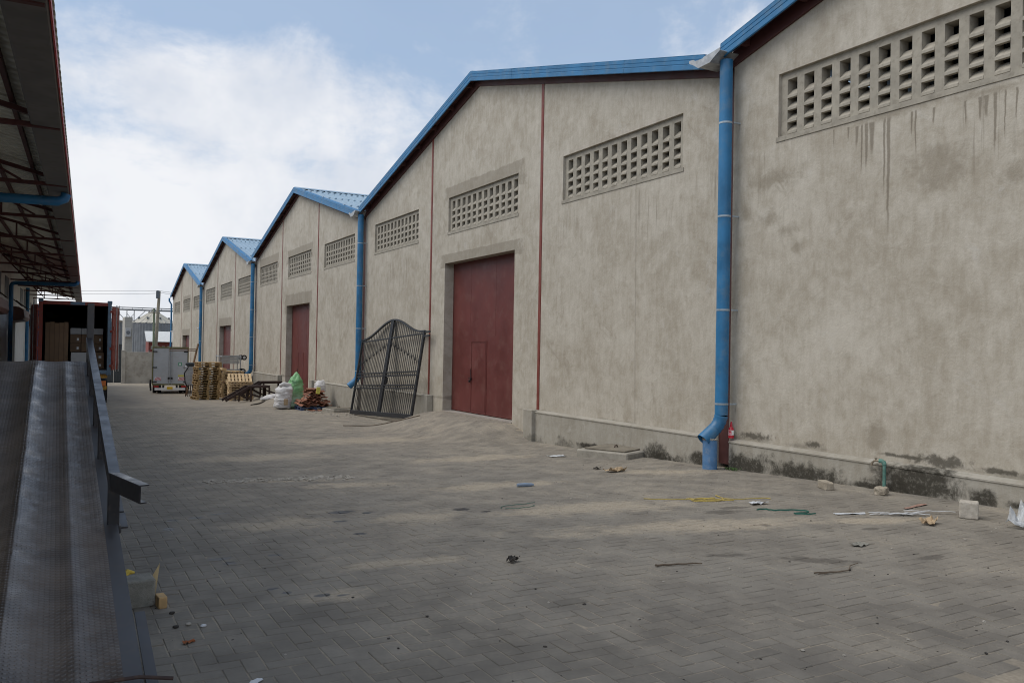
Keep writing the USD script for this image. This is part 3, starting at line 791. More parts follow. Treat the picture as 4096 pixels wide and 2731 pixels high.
def deck_material():
    g = G(); p = g.pos()
    x, y = g.add('separate_xyz', 'x', {'vector': p}), g.add('separate_xyz', 'y', {'vector': p})
    n1 = g.noise(p, 2.2, 5.0, 0.6); n2 = g.noise(p, 9.0, 6.0, 0.65)
    a = g.m('sine', g.m('multiply', x, 2 * math.pi / 0.050)); row = g.m('sine', g.m('multiply', y, 2 * math.pi / 0.032))
    dia = g.rng(g.m('multiply', a, row), 0.05, 0.75)
    c = g.mix(g.rng(n1, .35, .65), (0.082, 0.064, 0.052), (0.150, 0.118, 0.094))
    c = g.mix(g.rng(n2, .55, .75, 0, .55), c, (0.125, 0.085, 0.055))
    c = g.mix(g.m('multiply', dia, 0.40), c, (0.17, 0.16, 0.15))
    w = g.m('add', x, g.m('multiply_add', n2, .12, -.06))
    # strips polished by tyres and feet
    pol1 = g.m('multiply', g.rng(w, -.30, -.20), g.rng(w, -.05, -.16)); pol2 = g.m('multiply', g.rng(w, .06, .12), g.rng(w, .22, .15))
    pol = g.m('minimum', g.m('add', pol1, g.m('multiply', pol2, .6)), 1.0)
    r = g.m('subtract', g.rng(n2, .3, .7, .46, .60), g.m('multiply', pol, .27))
    nm = g.bump(g.m('add', dia, g.m('multiply', n2, .3)), 0.7, 0.004)
    MATS['deck'] = g.principled('deck', c, r, g.m('multiply_add', pol, .35, .25), nm)


deck_material()
simple('rail_paint', (0.030, 0.031, 0.036), 0.36, 0.3, var=0.25, scale=9.0, dirt=(0.10, 0.06, 0.04), dirt_amt=0.4)
simple('deck_edge', (0.058, 0.056, 0.058), 0.50, 0.2, var=0.2, scale=5.0, dirt=(0.09, 0.07, 0.055), dirt_amt=0.4)

# ------------------------------------------------------------------ steel loading ramp with its side rail
ramp = thing('loading_ramp', 'dark steel loading ramp with patterned deck rising along the left edge', 'loading ramp')
_ry = np.array([3.95, 4.7, 5.93, 7.46, 8.4, 9.5, 10.3, 10.95]); _rz = np.array([.222, .36, .575, .815, .985, 1.215, 1.385, 1.515])
_ri = PchipInterpolator(_ry, _rz)


def deck_z(x, y):
    base = _ri(np.clip(y, 3.95, 10.95))
    ph = (y - 4.35) / .52
    sag = -.010 * (0.5 - 0.5 * np.cos(2 * math.pi * ph)) * (1 + .35 * np.sin(x * 9 + y * 3))
    fold = .042 * np.exp(-((x + .20 + .0 * y) / .085) ** 2) - .012 * np.exp(-((x + .36) / .10) ** 2) + .013 * np.exp(-((x - .11) / .05) ** 2) - .006 * np.exp(-((x - .0) / .08) ** 2)
    n = (fbm(np.stack([x * 2.2, y * 1.3, x * 0 + 8.1], -1), 3, 2) - .5) * .022
    seam = -.006 * np.exp(-((y - 5.62 - .05 * np.sin(x * 4)) / .012) ** 2) + .007 * (y > 5.62)
    return base + (sag + fold + n) * sstep(.31, .24, x) * (1 - .7 * sstep(10.2, 10.9, y)) + seam * sstep(.31, .27, x)


XS, YS = np.concatenate([np.arange(-2.0, -.6, .08), np.arange(-.6, .301, .02)]), np.arange(3.95, 10.96, .035)
X, Y = np.meshgrid(XS, YS, indexing='ij'); Z = deck_z(X, Y)
i = np.arange(X.size).reshape(X.shape); F = np.stack([i[:-1, :-1], i[1:, :-1], i[1:, 1:], i[:-1, 1:]], -1).reshape(-1, 4)
top = np.stack([X, Y, Z], -1).reshape(-1, 3)
m = MB().add(top, F); m.add(top - [0, 0, .012], F[:, ::-1])
m.build('deck_plate', mat('deck'), ramp, smooth=True)
m = MB()
for a, c in zip(YS[:-1:6], list(YS[6::6]) + [YS[-1]]):
    m.beam((.340, a, deck_z(np.array(.5), np.array(a)) - .008), (.340, c, deck_z(np.array(.5), np.array(c)) - .008), .080, .014)
m.build('edge_strip', mat('deck_edge'), ramp)
MB().add([(-2.0, 3.30, .165), (.36, 3.30, .165), (.36, 3.96, .226), (-2.0, 3.96, .226), (-2.0, 3.30, .155), (.36, 3.30, .155), (.36, 3.96, .214), (-2.0, 3.96, .214)], [(0, 1, 2, 3), (7, 6, 5, 4), (0, 4, 5, 1), (1, 5, 6, 2), (2, 6, 7, 3), (3, 7, 4, 0)]).build('lip_plate', mat('deck_edge'), ramp)
for k, (a, c, wd) in enumerate(((4.02, 4.75, .05), (6.25, 6.62, .045), (5.95, 6.22, .05))):
    za, zc = float(deck_z(np.array(.5), np.array(a))), float(deck_z(np.array(.5), np.array(c)))
    MB().beam((.393 + wd / 2, a, za - .035), (.393 + wd / 2, c, zc - .035), wd, .012).build('side_flap', mat('deck_edge'), ramp)
MB().tube([(.16, 4.04, .262), (.36, 4.03, .262), (.50, 4.02, .235)], .009, 8).build('hinge_bar', mat('rusty_steel'), ramp)
for xg in (.28, -.85, -1.95):
    m = MB()
    for a, c in zip(_ry[:-1], _ry[1:]):
        a, c = max(a, 4.6), max(c, 4.6)
        if c - a < .01: continue
        za, zc = float(_ri(a)), float(_ri(c)); m.beam((xg, a, za - .11), (xg, c, zc - .11), .05, .17)
    m.build('girder', mat('black_steel'), ramp)
for yy in np.arange(4.4, 10.9, .52):
    MB().box(-1.94, .27, yy - .02, yy + .02, float(_ri(yy)) - .11, float(_ri(yy)) - .03).build('cross_member', mat('black_steel'), ramp)
for xg in (.24, -1.9):
    MB().bbox(xg - .06, xg + .06, 10.75, 10.87, float(ground_z(xg, 10.8)) - .02, 1.36, .008).build('leg', mat('black_steel'), ramp)
    MB().bbox(xg - .05, xg + .05, 8.35, 8.45, float(ground_z(xg, 8.4)) - .02, .86, .008).build('leg', mat('black_steel'), ramp)


def rail_z(y): return .905 + (y - 5.93) * (1.80 - .905) / (11.0 - 5.93)


RX = .355
rl, rw = MB(), MB()
for a, c in ((5.93, 7.4), (7.4, 9.2), (9.2, 11.0)):      # channel: broad top flange, web on the yard side, small bottom flange
    A_, C_ = (RX, a, rail_z(a)), (RX, c - .003, rail_z(c - .003))
    rl.beam(A_, C_, .066, .008)
    rw.beam((RX - .029, a, rail_z(a) - .050), (RX - .029, c - .003, rail_z(c) - .050), .007, .096)
    rw.beam((RX - .004, a, rail_z(a) - .098), (RX - .004, c - .003, rail_z(c) - .098), .05, .008)
hr_ = rl.build('hand_rail', mat('rail_paint'), ramp)
rw.build('rail_web', mat('black_steel'), hr_)
e0, e1 = np.array([RX, 5.935, .905]), np.array([.492, 5.46, .888])
re_ = MB().beam(e0, e1, .06, .008).build('rail_end', mat('rail_paint'), ramp)
MB().beam(e0 + [-.022, -.012, -.054], e1 + [-.022, -.012, -.054], .007, .104).beam(e0 + [-.004, .0, -.106], e1 + [-.004, .0, -.106], .042, .007).build('end_web', mat('black_steel'), re_)
for yy in (5.96, 7.46, 8.45, 9.5, 10.3):
    zb_ = float(_ri(yy)) - .05; MB().bbox(RX - .035, RX + .035, yy - .03, yy + .03, zb_ - .02, rail_z(yy) - .006, .006).build('rail_post', mat('black_steel'), ramp)
    MB().bbox(RX - .045, RX + .047, yy - .045, yy + .045, zb_ - .015, zb_ + .035, .006).build('post_foot', mat('deck_edge'), ramp)
MB().bbox(RX - .025, RX + .05, 10.98, 11.05, 1.36, 2.21, .006).build('end_post', mat('deck_edge'), ramp)

# ------------------------------------------------------------------ dock building with its canopy
ANG = -math.atan(.0295)
dock = thing('dock_building', 'white dock building with shutters and red truss canopy on the left', 'building', loc=(-.356, 0, 0), rz=ANG)
VEND = 72.0
wl = sbox(6.0, -3.0, VEND, 7.2)
sh = [(47.2, 51.0), (60.2, 64.0), (34.0, 37.8), (21, 24.8)]
wl = wl.difference(unary_union([sbox(a, -3.1, c, 3.05) for a, c in sh]))
MB().prism(wl, .3, facade_m(-3.3)).build('wall', mat('dock_white'), dock)
MB().box(-14, -3.32, VEND - .3, VEND, -3, 7.0).build('end_wall', mat('dock_white'), dock)
MB().box(-8, -3.4, 6, VEND - .4, -3, .05).build('dock_floor', mat('cement'), dock)
MB().box(-8.2, -8, 6, VEND, -3, 7).build('inner_wall', mat('cement'), dock)
for a, c in sh:
    s_ = MB()
    prof = []
    for k in range(60): z = -1.0 + k * .068; prof += [(-3.13, z), (-3.095, z + .02), (-3.095, z + .045), (-3.13, z + .066)]
    prof = [q for q in prof if q[1] < 3.05]; n = len(prof)
    v = [(x, yy, z) for yy in (a, c) for x, z in prof]
    s_.add(v, [(k, k + 1, n + k + 1, n + k) for k in range(n - 1)])
    so = s_.build('roller_shutter', mat('shutter_grey'), dock)
    MB().prism(Polygon([(-2.995, 2.72), (-2.42, 2.80), (-2.36, 2.95), (-2.40, 3.30), (-2.60, 3.42), (-2.995, 3.46)]), c - a + .4, np.array([[1, 0, 0, 0], [0, 0, 1, a - .2], [0, 1, 0, 0], [0, 0, 0, 1.0]])).build('shutter_housing', mat('housing_brown'), dock)
    for t in (a - .1, c + .1): MB().beam((-2.99, t, 3.9), (-2.45, t, 3.45), .05, .05).build('housing_stay', mat('rusty_steel'), dock)
for vv_ in (14, 20, 27, 33, 40, 44.2, 54, 57, 67):
    MB().box(-3.012, -2.985, vv_, vv_ + 2.2, 3.75, 4.75).build('wall_vent', mat('vent_grey'), dock)
tz0, tz1 = 4.86, 5.55
def chord(u): return tz0 + (tz1 - tz0) * (-u / 3.0)
# corrugated canopy sheets, ribs running out to the edge
prof = []
k = 1.0
while k < VEND + .5:
    prof += [(k, 0), (k + .09, .0), (k + .115, .035), (k + .20, .035), (k + .225, 0)]; k += .25
n = len(prof); v = []
for u_ in (.02, -3.0):
    v += [(u_, yy, chord(u_) + .125 + d) for yy, d in prof]
m = MB().add(v, [(q, q + 1, n + q + 1, n + q) for q in range(n - 1)]); m.add(np.array(v) + [0, 0, .01], [(q, n + q, n + q + 1, q + 1) for q in range(n - 1)])
m.build('canopy_sheet', mat('canopy_sheet'), dock)
MB().box(-14.0, -3.05, 1.0, VEND + .4, 7.15, 7.3).build('main_roof', mat('canopy_sheet'), dock)
for k in range(-1, 13):
    yt = 8.45 + 4.85 * k
    t = MB(); t.box(-3.0, -.03, yt - .035, yt + .035, 4.73, 4.80)
    t.beam((-3.0, yt, chord(-3) + .0), (-.03, yt, chord(0) - .02), .07, .07)
    for a, c in ((-2.3, -2.3), (-1.5, -1.5)): t.beam((a, yt, 4.80), (c, yt, chord(c)), .045, .045)
    for a, c in ((-3.0, -2.3), (-1.5, -.8)): t.beam((a, yt, chord(a) - .02), (c, yt, 4.80), .04, .04)
    t.build('canopy_truss', mat('truss_red'), dock)
for u_ in (-.62, -1.25, -2.0, -2.75):
    MB().box(u_ - .03, u_ + .03, 1.0, VEND, chord(u_) + .035, chord(u_) + .122).build('purlin', mat('truss_red'), dock)
MB().prism(Polygon([(-.40, 4.82), (-.39, 4.765), (-.36, 4.755), (-.02, 4.745), (.0, 4.76), (.0, 5.02), (-.012, 5.02), (-.012, 4.765), (-.35, 4.775), (-.375, 4.79), (-.385, 4.95), (-.40, 4.95)]), VEND - 1, np.array([[1, 0, 0, 0], [0, 0, 1, 1.0], [0, 1, 0, 0], [0, 0, 0, 1.0]])).build('canopy_gutter', mat('gutter_grey'), dock)
MB().box(.003, .02, 1.0, VEND, 4.75, 4.82).build('fascia_edge', mat('red_edge'), dock)
for vv_, arm in ((18.9, 1), (32.4, 0), (45.9, 1), (58.3, 0), (72.1, 1)):
    m = MB()
    if arm: m.tube([(-.06, vv_, 4.72), (-.09, vv_, 4.62), (-.2, vv_, 4.56), (-1.5, vv_, 4.54), (-2.7, vv_, 4.52), (-2.82, vv_, 4.48), (-2.86, vv_, 4.38), (-2.86, vv_, 2.0), (-2.86, vv_, -2)], .095, 14)
    else: m.tube([(-2.86, vv_, 5.0), (-2.86, vv_, 2.0), (-2.86, vv_, -2)], .10, 14)
    m.build('downpipe', mat('blue_paint'), dock, smooth=40)

# ------------------------------------------------------------------ container on its trailer, doors open
CY = 37.3
gzc = float(ground_z(.7, 39))
ct = thing('shipping_container', 'rust red shipping container on a trailer, rear doors open on dark cargo', 'container', loc=(.715, CY, .50))
W2, H, LN = 1.22, 2.88, 12.1
def corr_wall(x, sgn):
    pr = []; y = .12
    while y < LN - .2: pr += [(x, y), (x, y + .07), (x - sgn * .036, y + .14), (x - sgn * .036, y + .21)]; y += .28
    n = len(pr); v = [(a, c, z) for z in (.16, H - .055) for a, c in pr]
    return MB().add(v, [(q, q + 1, n + q + 1, n + q) for q in range(n - 1)])
for s in (-1, 1): corr_wall(s * W2, s).build('side_wall', mat('container_red'), ct)
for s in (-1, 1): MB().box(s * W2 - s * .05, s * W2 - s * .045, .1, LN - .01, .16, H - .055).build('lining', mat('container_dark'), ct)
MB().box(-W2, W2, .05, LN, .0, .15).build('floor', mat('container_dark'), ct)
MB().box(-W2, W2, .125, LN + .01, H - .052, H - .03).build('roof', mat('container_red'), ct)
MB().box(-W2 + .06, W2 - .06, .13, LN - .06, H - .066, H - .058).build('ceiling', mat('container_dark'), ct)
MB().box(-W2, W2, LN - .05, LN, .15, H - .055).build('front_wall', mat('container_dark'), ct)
for s in (-1, 1): MB().bbox(s * W2 - .07, s * W2 + .07, -.02, .13, -.02, H, .012).build('corner_post', mat('faded_blue_steel' if s > 0 else 'container_red'), ct)
MB().bbox(-W2 + .071, W2 - .071, -.01, .12, H - .16, H - .02, .01).build('door_header', mat('container_red'), ct, label='red and blue header beam over the open doors')
MB().box(-.2, .32, -.014, -.011, H - .15, H - .03).build('header_patch', mat('faded_blue_steel'), ct)
for s in (-1, 1):
    for z in (0.0, H): MB().bbox(s * W2 - .085, s * W2 + .085, -.035, .15, z - .07, z + .05, .012).build('corner_casting', mat('faded_blue_steel'), ct)
MB().bbox(-W2 + .071, W2 - .071, -.02, .1, -.03, .12, .01).build('door_sill', mat('faded_blue_steel'), ct)
for s in (-1, 1):
    a = math.radians(15 if s > 0 else 12); hx, hy = s * (W2 + .08), .02
    dr = MB(); R = rot((0, 0, 1), -s * math.degrees(a) * -1)
    def P_(x, y, z): return (hx + s * (math.sin(a) * y + x * math.cos(a)), hy + math.cos(a) * y - x * math.sin(a), z)
    def slab(mb, x0, x1, y0, y1, z0, z1):
        v = [P_(x, y, z) for x in (x0, x1) for y in (y0, y1) for z in (z0, z1)]
        mb.add(v, [(0, 1, 3, 2), (4, 6, 7, 5), (0, 4, 5, 1), (2, 3, 7, 6), (0, 2, 6, 4), (1, 5, 7, 3)])
    slab(dr, 0, .05, .0, 1.16, .13, H - .17)
    for z in (.35, .95, 1.75, 2.4): slab(dr, .05, .075, .05, 1.1, z, z + .16)
    d = dr.build('door', mat('container_red'), ct)
    for yy in (.38, .85):
        MB().tube([P_(.1, yy, .06), P_(.1, yy, H - .1)], .017, 8).build('lock_rod', mat('galvanised'), d)
    for z in (.3, 1.0, 1.7, 2.5):
        hb = MB(); slab(hb, -.05, .06, -.06, .08, z - .05, z + .05); hb.build('hinge', mat('container_red'), d)
tr = thing('container_trailer', 'yellow framed road trailer carrying the red container, twin rear wheels', 'trailer', loc=(.715, CY, gzc))
fz = .50 - gzc
for s in (-1, 1): MB().box(s * .45 - .06, s * .45 + .06, -.05, LN, fz - .34, fz - .03).build('frame_rail', mat('chassis_yellow'), tr)
for yy in (.1, 1.6, 3.2, 5.4, 8, 11): MB().box(-1.18, 1.18, yy, yy + .12, fz - .20, fz - .032).build('cross_member', mat('chassis_yellow'), tr)
MB().bbox(-1.15, 1.15, -.22, -.08, fz - .66, fz - .50, .015).build('rear_bumper', mat('chassis_yellow'), tr)
for s in (-1, 1):
    MB().box(s * .85 - .04, s * .85 + .04, -.18, -.08, fz - .5, fz - .04).build('bumper_hanger', mat('chassis_yellow'), tr)
    MB().bbox(s * .95 - .17, s * .95 + .17, -.26, -.221, fz - .50, fz - .30, .01).build('lamp_cluster', mat('lamp_orange'), tr)
    MB().bbox(s * .55 - .14, s * .55 + .14, -.26, -.221, fz - .46, fz - .34, .01).build('tail_lamp', mat('lamp_red'), tr)
    for yy in (1.1, 2.4, 3.7):
        m = MB().tube([(s * 1.22 - s * .0, yy, .5), (s * .62, yy, .5)], .50, 26); w_ = m.build('wheel', mat('tyre'), tr, smooth=40)
        MB().tube([(s * 1.225, yy, .5), (s * 1.2, yy, .5)], .26, 18).build('rim', mat('chassis_yellow'), w_, smooth=40)
    MB().box(s * 1.2 - .005, s * 1.2 + .005, .4, .41, .3, .9).box(s * .92 - .28, s * .92 + .28, .42, .44, .22, fz - .35).build('mud_flap', mat('rubber'), tr)
MB().box(-.03, .03, 8.2, 8.3, 0, fz - .3).box(-.5, -.4, 8.2, 8.3, 0, fz - .3).box(.4, .5, 8.2, 8.3, 0, fz - .3).build('landing_legs', mat('chassis_yellow'), tr)
# cargo
def carton(x0, x1, y0, y1, z0, z1, label, name='cardboard_box', mt='carton', lab=True):
    t = thing(name, label, 'box', loc=((x0 + x1) / 2, y0, z0), group=None)
    w_, d_, h_ = (x1 - x0) / 2, y1 - y0, z1 - z0
    MB().bbox(-w_, w_, 0, d_, 0, h_, .008).build('body', mat(mt), t)
    if lab: MB().box(w_ * .25, w_ * .62, -.004, -.001, h_ * .30, h_ * .58).build('label', mat('label_white'), t)
    MB().box(-w_ * .99, w_ * .99, d_ * .46, d_ * .54, h_ + .001, h_ + .003).build('tape', mat('label_white' if mt != 'carton' else 'carton'), t)
fl = .66
cards = thing('cardboard_sheets', 'tall brown cardboard sheets standing at the left inside the container', 'cardboard', loc=(.08, CY + .7, fl))
for k in range(5): MB().box(-.42 + k * .165, -.42 + k * .165 + .155, .012 * (k % 2), .06 + .012 * (k % 2), 0, 1.86 + .03 * math.sin(k * 2.1)).build('sheet', mat('carton'), cards)
carton(.58, 1.25, CY + .5, CY + 1.2, fl, fl + .66, 'white carton at the mouth of the container, right of the tall cardboard', 'white_carton', 'appliance_white', False)
for r_, row in enumerate(('lower', 'upper')):
    for q, col in enumerate(('left', 'middle', 'right')):
        x0 = .55 + q * .41
        carton(x0, x0 + .395, CY + 1.25, CY + 1.8, fl + .68 + r_ * .36, fl + .68 + r_ * .36 + .355, f'brown carton with white label in the {row} row, {col} of three, inside the container')
for q in range(3):
    carton(.55 + q * .41, .55 + q * .41 + .395, CY + 1.27, CY + 1.8, fl + 1.41, fl + 1.66, f'grey wrapped carton on top of the cargo, {("left", "middle", "right")[q]} of three', 'wrapped_carton', 'appliance_white', False)
for q in range(2): carton(1.27, 1.80, CY + .95, CY + 1.24, fl + q * .335, fl + q * .335 + .33, f'brown carton at the right of the container mouth, {("on the floor", "on the lower one")[q]}')

# ------------------------------------------------------------------ white box truck
TY = 49.0
gzt = float(ground_z(5.6, TY + .5))
tk = thing('box_truck', 'white box truck seen from behind with closed rear doors and yellow plate', 'truck', loc=(5.61, TY, gzt), rz=-.115)
bz0, bz1, hw = .50, 2.57, .915
MB().bbox(-hw, hw, .05, 4.3, bz0, bz1, .02).build('cargo_box', mat('truck_white'), tk)
fr = MB()
for q in ((-hw - .012, -hw + .045, bz0 - .02, bz1 + .02), (hw - .045, hw + .012, bz0 - .02, bz1 + .02), (-hw + .046, hw - .046, bz1 - .05, bz1 + .02), (-hw + .046, hw - .046, bz0 - .02, bz0 + .05)): fr.box(q[0], q[1], -.02, .06, q[2], q[3])
fr.build('door_frame', mat('truck_trim'), tk)
for s in (-1, 1):
    d = MB().bbox(min(s * .012, s * (hw - .05)), max(s * .012, s * (hw - .05)), -.005, .045, bz0 + .055, bz1 - .055, .008).build('rear_door', mat('truck_white'), tk)
    MB().tube([(s * .075, -.03, bz0 + .03), (s * .075, -.03, bz1 - .03)], .016, 8).build('lock_bar', mat('galvanised'), d)
    MB().bbox(s * .075 - .05, s * .075 + .05, -.06, -.01, bz0 + .30, bz0 + .42, .01).build('lock_handle', mat('black_steel'), d)
    for z in (bz0 + .16, bz0 + .95, bz1 - .25): MB().bbox(min(s * (hw - .24), s * (hw - .0)), max(s * (hw - .24), s * (hw - .0)), -.03, -.006, z - .025, z + .035, .006).build('hinge', mat('black_steel'), d)
    cx = -.63 if s < 0 else .56
    MB().box(cx - .16, cx + .16, -.012, -.006, bz0 + .24, bz0 + .42).build('marker_plate', mat('reflect_white'), d)
    ms = MB()
    for k in range(5):
        x = cx - .15 + k * .066
        pg = Polygon([(x, bz0 + .245), (x + .035, bz0 + .245), (x + .095, bz0 + .415), (x + .06, bz0 + .415)]).intersection(sbox(cx - .16, bz0 + .24, cx + .16, bz0 + .42))
        ms.prism(pg, .003, np.array([[1, 0, 0, 0], [0, 0, 1, -.0155], [0, 1, 0, 0], [0, 0, 0, 1.0]]))
    ms.build('marker_stripes', mat('reflect_red'), d)
MB().box(.40, .58, -.010, -.006, bz0 + 1.05, bz0 + 1.24).build('round_sticker', mat('sticker_green'), tk)
MB().tube([(.49, -.014, bz0 + 1.145), (.49, -.011, bz0 + 1.145)], .055, 16).build('sticker_disc', mat('label_white'), tk)
MB().box(.40, .72, -.010, -.006, bz0 + .45, bz0 + .55).build('yellow_sticker', mat('sticker_yellow'), tk)
for s in (-1, 1): MB().box(s * .35 - .05, s * .35 + .05, -.0, 5.6, .32, .46).build('frame_rail', mat('black_steel'), tk)
MB().bbox(-.78, .78, -.10, -.04, .20, .33, .01).build('bumper', mat('bumper_white'), tk)
MB().bbox(-.155, .135, -.125, -.101, .26, .40, .006).build('number_plate', mat('plate_yellow'), tk)
for s in (-1, 1):
    MB().box(s * .5 - .03, s * .5 + .03, -.04, .02, .2, .46).build('bumper_bracket', mat('black_steel'), tk)
    MB().bbox(s * .70 - .13, s * .70 + .13, -.06, -.02, .37, .45, .008).build('tail_lamp', mat('lamp_red'), tk)
    for yy, xx, ww in ((1.25, .80, .2), (1.25, .56, .2), (4.9, .80, .2)):
        w_ = MB().tube([(s * (xx + ww / 2), yy, .35), (s * (xx - ww / 2), yy, .35)], .35, 24).build('wheel', mat('tyre'), tk, smooth=40)
    MB().box(s * .7 - .2, s * .7 + .2, .75, .765, .1, .48).build('mud_flap', mat('rubber'), tk)
MB().tube([(-.98, .6, .15), (-1.02, .55, .5), (-1.0, .6, .75)], .05, 8).build('side_guard', mat('black_steel'), tk)
cabp = Polygon([(4.4, .42), (6.1, .42), (6.15, 1.15), (5.85, 1.95), (5.6, 2.05), (4.45, 2.05)])
MB().prism(cabp, 1.66, np.array([[0, 0, 1, -.83], [1, 0, 0, 0], [0, 1, 0, 0], [0, 0, 0, 1.0]])).build('cab', mat('truck_white'), tk)
for s in (-1, 1): MB().prism(Polygon([(4.7, 1.2), (5.75, 1.2), (5.55, 1.85), (4.7, 1.85)]), .006, np.array([[0, 0, 1, s * .838 - .003], [1, 0, 0, 0], [0, 1, 0, 0], [0, 0, 0, 1.0]])).build('side_window', mat('vent_grey'), tk)
MB().tube([(.83, 5.7, 1.5), (1.0, 5.75, 1.5)], .015, 6).bbox(.94, 1.02, 5.72, 5.78, 1.25, 1.65, .01).build('mirror', mat('black_steel'), tk)

# ------------------------------------------------------------------ far end of the yard
yw = thing('boundary_wall', 'weathered concrete wall closing the far end of the yard', 'wall', loc=(5.3, 80, -2.2))
k = 0; x = .0
while x < 4.4:
    MB().bbox(x + .003, min(x + 2.3, 4.6) - .003, .01 * (k % 2), .2, 0, 3.16, .01).build('wall_panel', mat('yard_wall'), yw); x += 2.3; k += 1
MB().bbox(-.14, .16, -.12, .3, 0, 3.30, .02).build('end_pillar', mat('yard_wall'), yw)
MB().bbox(-24, -1.5, 0, .2, 0, 3.2, .01).build('long_panel', mat('yard_wall'), yw)
gt = thing('yard_gate', 'dark grey sheet metal gate at the far end beside the concrete wall', 'gate', loc=(3.9, 79.9, -1.8))
for q in range(2):
    lf = MB().box(q * .63 + .01, q * .63 + .61, 0, .04, .06, 3.42).build('gate_leaf', mat('gate_dark'), gt)
    for z in (.1, 1.2, 2.3, 3.35): MB().box(q * .63 + .01, q * .63 + .61, -.03, -.001, z, z + .06).build('rail', mat('gate_dark'), lf)
pb = thing('gate_house', 'pale narrow concrete block standing behind the far wall', 'building', loc=(5.62, 84, -2))
MB().bbox(0, .66, 0, 3, 0, 6.15, .02).build('wall', mat('pale_block'), pb)
MB().bbox(.06, .5, -.35, -.004, 4.3, 5.1, .02).build('air_conditioner', mat('appliance_white'), pb)
MB().tube([(.28, -.36, 4.7), (.28, -.352, 4.7)], .17, 16).build('fan_grille', mat('vent_grey'), pb)
sd = thing('grain_shed', 'grey corrugated steel shed with pale pitched roof behind the far gate', 'shed', loc=(4.5, 130, -2))
pr = []; x = 0
while x < 4.6: pr += [(x, 0), (x + .1, 0), (x + .14, -.06), (x + .24, -.06)]; x += .28
n = len(pr)
MB().add([(a, c, z) for z in (0, 6.75) for a, c in pr], [(q, q + 1, n + q + 1, n + q) for q in range(n - 1)]).build('wall', mat('silo_steel'), sd)
MB().add([(-1, -.4, 7.7), (5.2, -.4, 6.7), (5.2, 12, 6.7), (-1, 12, 7.7), (-1, -.4, 7.6), (5.2, -.4, 6.6), (5.2, 12, 6.6), (-1, 12, 7.6)], [(0, 1, 2, 3), (4, 7, 6, 5), (0, 4, 5, 1), (1, 5, 6, 2)]).add([(0, -.05, 6.7), (4.6, -.05, 6.7), (4.6, -.05, 6.75), (0, -.05, 7.5)], [(0, 1, 2, 3)]).build('roof', mat('silo_roof'), sd)


def silo(x, y, r, z_eave, z_top, label):
    s = thing('grain_silo', label, 'silo', loc=(x, y, -2.0))
    N_ = 132; a = np.arange(N_) * 2 * math.pi / N_; rr = r + .05 * (np.arange(N_) % 3 == 0) * 1.6
    H0, H1 = z_eave + 2, z_top + 2
    v = [(rr[k] * math.cos(a[k]), rr[k] * math.sin(a[k]), z) for z in (0, H0) for k in range(N_)]
    MB().add(v, [(k, (k + 1) % N_, N_ + (k + 1) % N_, N_ + k) for k in range(N_)]).build('body', mat('silo_steel'), s)
    hr = [1.02 + (.0 if k % 6 else .0) for k in range(N_)]; v = []
    for k in range(N_): v.append((r * 1.03 * math.cos(a[k]), r * 1.03 * math.sin(a[k]), H0 - .05 + (.10 if k % 6 == 0 else 0)))
    for k in range(N_): v.append((.5 * math.cos(a[k]), .5 * math.sin(a[k]), H1 - .25 + (.05 if k % 6 == 0 else 0)))
    MB().add(v, [(k, (k + 1) % N_, N_ + (k + 1) % N_, N_ + k) for k in range(N_)]).build('roof', mat('silo_roof'), s)
    MB().tube([(0, 0, H1 - .35), (0, 0, H1 + .15)], [.55, .35], 20).build('roof_cap', mat('silo_roof'), s, smooth=40)
    for k in range(8):
        t = k * math.pi / 4 + .3; MB().bbox(r * .72 * math.cos(t) - .16, r * .72 * math.cos(t) + .16, r * .72 * math.sin(t) - .16, r * .72 * math.sin(t) + .16, H0 + (H1 - H0) * .30, H0 + (H1 - H0) * .30 + .35, .03).build('roof_vent', mat('gantry_steel'), s)
    return s


silo(15.75, 163.5, 3.75, 5.42, 7.75, 'grey ribbed grain silo with pale conical roof beyond the far wall')
gn = thing('conveyor_gantry', 'long grey conveyor gantry running above the silo roof', 'conveyor', loc=(0, 150, 0))
m = MB()
for z in (7.18, 7.60):
    for yy in (0, .9): m.box(-30, 46, yy - .05, yy + .05, z - .05, z + .05)
m.build('rails', mat('gantry_steel'), gn)
MB().box(-30, 46, .1, .8, 7.26, 7.34).build('belt', mat('gantry_steel'), gn)
for k in range(52):
    x = -30 + k * 1.47; MB().beam((x, -.0, 7.2), (x + .02, 0, 7.6), .06, .06).build('stanchion', mat('gantry_steel'), gn)
for x in (10.9, 30.5, -8):
    for s in (-1, 1):
        MB().beam((x + s * .55, .45, 7.1), (x + s * .55, .45, -2), .12, .12).build('trestle_leg', mat('gantry_steel'), gn)
        MB().beam((x + s * .55, .3, 5.3), (x + s * 2.2, .3, 7.1), .09, .09).build('trestle_brace', mat('gantry_steel'), gn)
    MB().beam((x - .55, .45, 5.3), (x + .55, .45, 6.6), .07, .07).beam((x + .55, .45, 5.3), (x - .55, .45, 6.6), .07, .07).build('cross_brace', mat('gantry_steel'), gn)
ps = thing('roofed_shed', 'low red shed with a white sheet roof behind the box truck', 'shed', loc=(7.9, 88, -2))
MB().box(.15, 3.0, 0, 3, 0, 3.98).build('wall', mat('shed_red'), ps)
MB().add([(-.1, -.35, 3.95), (3.2, -.35, 3.92), (3.2, 1.6, 4.95), (-.1, 1.6, 4.95), (-.1, -.35, 3.88), (3.2, -.35, 3.85), (3.2, 1.6, 4.88), (-.1, 1.6, 4.88)], [(0, 1, 2, 3), (4, 7, 6, 5), (0, 4, 5, 1), (1, 5, 6, 2), (2, 6, 7, 3), (3, 7, 4, 0)]).build('roof', mat('shed_white'), ps)
